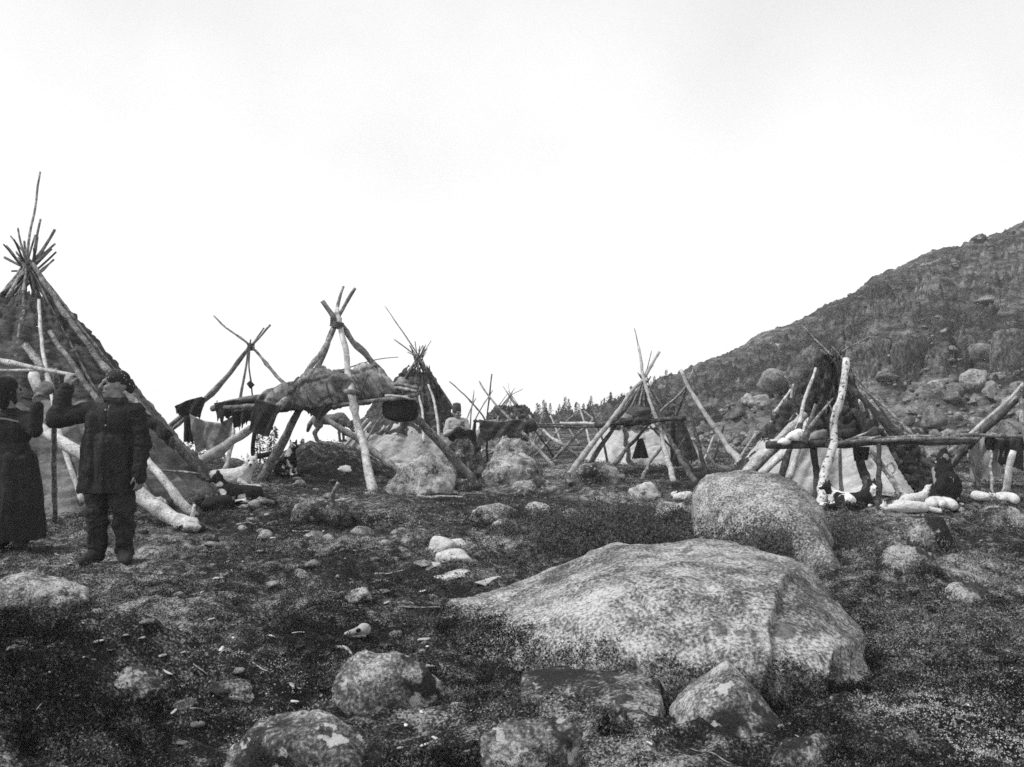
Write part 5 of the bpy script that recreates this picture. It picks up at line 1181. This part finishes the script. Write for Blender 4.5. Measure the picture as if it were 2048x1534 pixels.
mpart('headscarf', blob('headscarf', [('e', hp(-.03, 0, .04), (.105, .092, .095), math.atan2(.8, .6), 'Z'), ('c', hp(-.06, .0, .0), .075, hp(-.06, 0, -.12), .06), ('c', hp(.0, .075, .0), .028, hp(.03, .03, -.115), .024), ('c', hp(.0, -.075, .0), .028, hp(.03, -.03, -.115), .024)], .01, M['skirt'], 4), wom)
def hem(me, z, amp, q3, mat):
    bm = bmesh.new(); bm.from_mesh(me)
    bmesh.ops.bisect_plane(bm, geom=bm.verts[:] + bm.edges[:] + bm.faces[:], plane_co=(0, 0, z), plane_no=(0, 0, -1), clear_outer=True)
    bmesh.ops.holes_fill(bm, edges=[e for e in bm.edges if e.is_boundary], sides=0); bm.to_mesh(me); bm.free()
    c = np.zeros(len(me.vertices) * 3); me.vertices.foreach_get('co', c); c = c.reshape(-1, 3)
    nn = np.zeros(len(c) * 3); me.vertices.foreach_get('normal', nn); nn = nn.reshape(-1, 3)
    c += nn * (amp * fbm(c * np.array(q3), 3))[:, None]; me.vertices.foreach_set('co', c.ravel()); me.update(); smooth(me)
    if mat: me.materials.append(mat)
hem(wom_skirt.data, .07, .035, (9, 9, 1.6), M['skirt'])
b_ = MB(); o_ = wom.location
tube(b_, [o_ + Vector(p) for p in ((-.26, -.10, 1.19), (-.16, -.155, 1.215), (-.03, -.155, 1.215), (.07, -.12, 1.19), (.13, -.06, 1.15))], .012, .008, 3.3, 8, .2, False)
part('shawl_edge', b_, M['hide'], wom)
for c, r in eyes: mpart('eye', blob('eye', [('e', c, (r, r, r * .8))], .004, M['nose'], 1), wom_body)

# the person sitting on the dome
sit = thing('person', 'small seated person in a pale shirt and tall striped cap on the dark turf dome', 'person', P(914, 882, 16.95))
hd, eyes, hp = head_prims((0, -.02, .52), (.6, -.8, 0), .95)
legs = lambda g: [('c', (-.07, 0, .09), .085 + g, (.05, -.30, .20), .062 + g), ('c', (.05, -.30, .20), .06 + g, (.12, -.34, -.10), .042 + g), ('c', (.08, 0, .09), .085 + g, (.26, -.22, .15), .062 + g), ('c', (.26, -.22, .15), .06 + g, (.34, -.26, -.08), .042 + g)]
feet = [('c', (.12, -.34, -.12), .045, (.2, -.40, -.14), .034), ('c', (.34, -.26, -.1), .045, (.43, -.30, -.12), .034)]
torso = lambda g: [('e', (0, 0, .28), (.155 + g, .105 + g, .18)), ('c', (-.13, 0, .37), .058 + g, (.13, 0, .37), .058 + g), ('e', (0, 0, .1), (.15 + g, .12 + g, .12))]
arms = lambda g: [('c', (-.15, 0, .36), .05 + g, (-.20, -.10, .14), .042 + g), ('c', (-.20, -.10, .14), .04 + g, (-.06, -.24, .20), .03 + g), ('c', (.15, 0, .36), .05 + g, (.22, -.10, .17), .042 + g), ('c', (.22, -.10, .17), .04 + g, (.14, -.24, .30), .03 + g)]
body = hd + [('c', (0, 0, .38), .05, (0, -.01, .46), .048)] + torso(0) + arms(0) + legs(0) + feet + hand_prims((-.06, -.24, .20), (.9, -.4, 0), (0, -.3, .9), .8, .95) + hand_prims((.14, -.24, .30), (-.3, -.3, .9), (-.8, -.5, 0), .9, .95)
mpart('body', blob('body', body, .0085, M['skin'], 3), sit)
mpart('shirt', blob('shirt', torso(.022) + [('c', (-.15, 0, .36), .075, (-.20, -.10, .14), .064), ('c', (-.20, -.10, .14), .062, (-.09, -.21, .19), .048), ('c', (.15, 0, .36), .075, (.22, -.10, .17), .064), ('c', (.22, -.10, .17), .062, (.15, -.21, .27), .048)], .011, M['shirt'], 3, .012, 9), sit)
mpart('trousers', blob('trousers', legs(.02) + [('e', (0, 0, .07), (.165, .135, .10))], .011, M['black'], 3, .01, 9), sit)
mpart('cap', blob('cap', [('c', hp(-.01, 0, .06), .088, hp(-.01, 0, .14), .086), ('e', hp(-.01, 0, .20), (.082, .082, .02))], .009, M['stripes'], 2), sit)
mpart('shoes', blob('shoes', [(p[0], p[1], p[2] + .012, p[3], p[4] + .012) for p in feet], .011, M['hide_dark'], 3), sit)

# a crouching figure beside the right lodge
cr = thing('person', 'crouching person wrapped in a dark blanket right of the right lodge', 'person', G(1886, 1000)); cr.scale = (.64, .64, .80)
hd, eyes, hp = head_prims((0, -.03, .60), (-.98, -.15, 0), .95)
body = hd + [('c', (0, 0, .46), .055, (0, -.02, .55), .05), ('e', (0, 0, .34), (.17, .12, .2)), ('e', (0, .02, .14), (.17, .15, .13)), ('c', (-.16, 0, .44), .055, (-.2, -.14, .26), .045), ('c', (-.2, -.14, .26), .042, (-.06, -.26, .30), .03), ('c', (.16, 0, .44), .055, (.2, -.14, .26), .045), ('c', (.2, -.14, .26), .042, (.06, -.26, .32), .03), ('c', (-.12, -.18, .035), .04, (-.13, -.3, .03), .03), ('c', (.12, -.18, .035), .04, (.13, -.3, .03), .03)]
body += hand_prims((-.06, -.26, .30), (.9, -.3, .1), (0, -.2, .9), .8) + hand_prims((.06, -.26, .32), (-.9, -.3, .1), (0, -.2, .9), .8)
mpart('body', blob('body', body, .0085, M['skin'], 3), cr)
mpart('blanket', blob('blanket', [('c', (0, .01, .62), .10, (0, -.02, .38), .19), ('c', (0, -.02, .40), .19, (0, -.08, .05), .27), ('c', (.03, .03, .68), .095, (.02, .0, .5), .13), ('c', (-.12, -.1, .34), .1, (.12, -.1, .34), .1), ('c', (-.1, -.2, .2), .15, (.1, -.2, .2), .15), ('c', (-.1, -.24, .32), .08, (.1, -.24, .34), .08)], .012, M['black'], 8, .03, 6), cr)

# ------------------------------------------------------------------ small things on the heath
stump = MB(); tube(stump, px3([(663, 1006, None), (666, 990, 11.9), (672, 976, 11.9), (678, 964, 11.9)]),   .045, .022, 5, 9, .8); tube(stump, [G(668, 1004), G(690, 1008) + Vector((0, 0, .04)), G(704, 1002) + Vector((0, 0, .03))], .03, .012, 6, 7, .8)
single('stump', stump, M['wood'], 'snapped pale stump with a splintered top on the heath below the white leg', 'stump')
def chip(px, py, w, ang, tilt, mat, label, name='wood_chip', cat='wood chip', group=None, shape='c', thick=.25):
    g = G(px, py); s = w / F * g.y; rs = np.random.RandomState(int(px * 7 + py)); c, sn = math.cos(ang), math.sin(ang); mb = MB()
    if cat in ('chip', 'scrap', 'bone', 'sliver'):
        v, f = rockshape(int(px + py), 3, 12, 14, 1.3); v = v * np.array([s * .5, s * rs.uniform(.16, .26), s * .12])
        mb.add(np.stack([v[:, 0] * c - v[:, 1] * sn + g.x, v[:, 0] * sn + v[:, 1] * c + g.y, v[:, 2] + .3 * v[:, 0] * rs.normal() + g.z + s * .04], 1), f)
    else:
        n = 11; pts = []
        for i in range(n):
            a = i / (n - 1) - .5; x = a * s; bend = tilt * .6 * s * (.25 - a * a) + rs.normal() * s * .018; X = g.x + c * x - sn * bend; Y = g.y + sn * x + c * bend
            pts.append(Vector((X, Y, tz(X, Y) + s * thick * .2)))
        tube(mb, pts, s * thick * .5, s * thick * .22, rs.uniform(0, 90), 6, .9, True, 11)
    return single(name, mb, M[mat], label, cat, group)
CH_ = [(610, 1066, 50, .1, .2, 'wood_pale', 'pale split stick lying on the heath left of the slab heap', 'stick'), (640, 1068, 24, .0, .1, 'chip', 'pale chunk at the right end of the split stick', 'chip'), (437, 1160, 26, .35, .1, 'chip', 'white chip lying below and right of the standing person', 'chip'),
       (495, 1050, 46, -.2, .6, 'wood_pale', 'curved pale stick lying below the black dogs', 'stick'), (548, 1057, 30, .05, .2, 'wood', 'thin grey twig right of the curved pale stick', 'twig'), (735, 1098, 60, -.1, -.5, 'wood_pale', 'forked pale twig in the centre of the heath', 'twig'),
       (760, 1104, 50, -.2, .3, 'wood', 'second twig right of the forked pale twig', 'twig'), (560, 1137, 90, .08, .2, 'wood', 'long thin grey twig on the left heath', 'twig'), (780, 1152, 60, .05, .5, 'wood_pale', 'bent pale stick with drooping ends left of the slabs', 'stick'),
       (850, 1222, 110, .12, .3, 'wood', 'long grey branch lying left of the tail of the huge boulder', 'branch'), (843, 1185, 24, -.4, .1, 'chip', 'white chip left of the huge boulder tail', 'chip'), (358, 1197, 22, .7, .8, 'chip', 'bent white chip on the left heath', 'chip'),
       (543, 1273, 18, .0, .1, 'chip', 'bright square chip on the lower left heath', 'chip'), (690, 1300, 46, -.55, .9, 'bone', 'curved pale antler piece lying on the heath', 'antler'), (970, 1304, 32, -.15, .3, 'bone', 'upper left of the four white feathers on dark heath', 'feather'),
       (1030, 1318, 34, -.6, .3, 'bone', 'right-hand white feather on dark heath', 'feather'), (985, 1320, 20, -.4, .3, 'bone', 'middle small white feather on dark heath', 'feather'), (962, 1325, 14, -.4, .2, 'bone', 'lower left tiny white feather on dark heath', 'feather'),
       (930, 1412, 66, -.6, .2, 'birch', 'broken pale birch stick in the lower centre foreground', 'stick'), (955, 1430, 30, -.2, .2, 'birch', 'short pale piece at the end of the broken birch stick', 'stick'), (860, 1340, 28, .2, .4, 'bone', 'white bone splinter below the antler piece', 'bone'),
       (848, 1282, 30, .1, .5, 'bone', 'white bone scraps left of the huge boulder foot', 'bone'), (335, 1356, 22, .0, .2, 'chip', 'thin white chip on the lower left heath', 'chip'), (400, 1343, 30, -.2, .2, 'wood_pale', 'pale stick above the mossy ledge rock', 'stick'),
       (520, 1338, 40, -.5, .2, 'wood_pale', 'pale stick at the right end of the mossy ledge rock', 'stick'), (555, 1342, 28, .1, .4, 'wood_pale', 'short curved stick right of the mossy ledge rock', 'stick'), (630, 1348, 70, .5, .2, 'wood', 'grey stick sloping up in the lower left foreground', 'stick'),
       (590, 968, 14, .0, .1, 'bone', 'small white shell-like scrap behind the snapped stump', 'scrap'), (735, 979, 14, -.3, .1, 'chip', 'small white chip at the foot of the white leg', 'chip'), (880, 992, 90, .1, .1, 'wood_pale', 'long pale log lying in front of the undercut boulder', 'log'),
       (950, 990, 60, .05, .1, 'wood', 'grey log lying right of the long pale log', 'log'), (765, 1003, 50, .0, .1, 'wood', 'grey stick lying on the heath below the undercut boulder', 'stick'), (560, 990, 80, -.1, .1, 'wood_dark', 'dark stick lying behind the small pale flat stone', 'stick'),
       (1850, 1215, 16, -.4, .2, 'bone', 'small white bone on the dark heath at right', 'bone'), (870, 1524, 36, .9, .1, 'wood_pale', 'pale stick end at the bottom edge of the photo', 'stick'), (1420, 1510, 90, -.6, .3, 'wood', 'curved grey stick at the bottom edge right of centre', 'stick'),
       (1620, 1518, 80, .1, .1, 'wood_pale', 'pale stick at the bottom edge below the angular boulder', 'stick'), (1805, 1520, 22, .1, .1, 'bone', 'white scrap at the bottom right edge', 'scrap'), (20, 1195, 26, 1.1, .1, 'bone', 'white sliver in front of the left edge boulder', 'sliver'),
       (95, 1040, 60, -.3, .1, 'wood', 'thin pale stick lying behind the left edge person', 'stick'), (118, 1112, 16, .6, .1, 'chip', 'small chip between the two standing people', 'chip'), (372, 1118, 26, -.1, .5, 'wood_pale', 'pale twig right of the standing person', 'twig'), (215, 1300, 60, .1, 1.2, 'wood', 'arched grass stem in the lower left foreground', 'stem')]
for (a, b, w, an, ti, mt, lab, ct) in CH_:
    chip(a, b, w, an, ti, mt, lab, {'chip': 'wood_chip'}.get(ct, ct), ct, None, thick=(.09 if w < 60 else .045) if ct in ('stick', 'twig', 'branch', 'stem', 'feather') else .10 if ct == 'log' else .22)
# the bleached skull
sk = thing('skull', 'bleached animal skull lying on the heath above the antler piece', 'skull', G(728, 1280))
sk.rotation_euler = (0, 0, 3.5); sk.scale = (.85, .85, .85)
for sy in (1, -1): mpart('socket_shade', blob('socket_shade', [('e', (.045, .030 * sy, .058), (.018, .014, .014))], .004, M['nose'], 1), sk)  # dark blobs on the bone stand for the shade inside the sockets
mpart('cranium', blob('cranium', [('e', (0, 0, .05), (.05, .042, .045)), ('c', (.03, 0, .045), .03, (.12, 0, .03), .018)], .005, M['bone'], 2), sk)
mpart('jaw', blob('jaw', [('c', (.0, .03, .015), .011, (.10, .008, .012), .008), ('c', (.0, -.03, .015), .011, (.10, -.008, .012), .008)], .004, M['bone'], 2), sk)
# chips and twigs strewn over the camp: any two alike
rs = np.random.RandomState(99)
proto = []
for i in range(8):
    mb = MB(); L = rs.uniform(.02, .05)
    if i % 2: tube(mb, [Vector((-L, 0, .004)), Vector((0, rs.normal() * .003, .010)), Vector((L, 0, .004))], L * .09, L * .05, i + .5, 6, .8, True, 6)
    else:
        v, f = rockshape(900 + i, 2, 12, 14, 1.2); mb.add(v * np.array([L * .6, L * .25, L * .14]), f)
    me = mb.mesh('wood_chip', (0, 0, 0)); smooth(me); me.materials.append(M['chip' if i < 3 else 'wood_pale' if i < 5 else 'wood']); proto.append(me)
for i in range(120):
    while True:
        py = rs.uniform(970, 1500); px = rs.uniform(20, 2030) if rs.rand() < .35 else rs.uniform(60, 1050)
        if not (870 < px < 1760 and 1060 < py < 1470) and not (1390 < px < 1680 and py < 1200): break
    g = G(px, py); o = bpy.data.objects.new('wood_chip', proto[rs.randint(8)]); COL.objects.link(o)
    o.location = g + Vector((0, 0, .006)); o.rotation_euler = (rs.normal() * .15, rs.normal() * .15, rs.uniform(0, 6.28)); s = rs.uniform(.5, 1.2) * (1 + .04 * g.y); o.scale = (s, s, s)
    tag(o, 'small pale chip or twig strewn on the dark heath', 'wood chip', 'wood chips strewn over the heath')
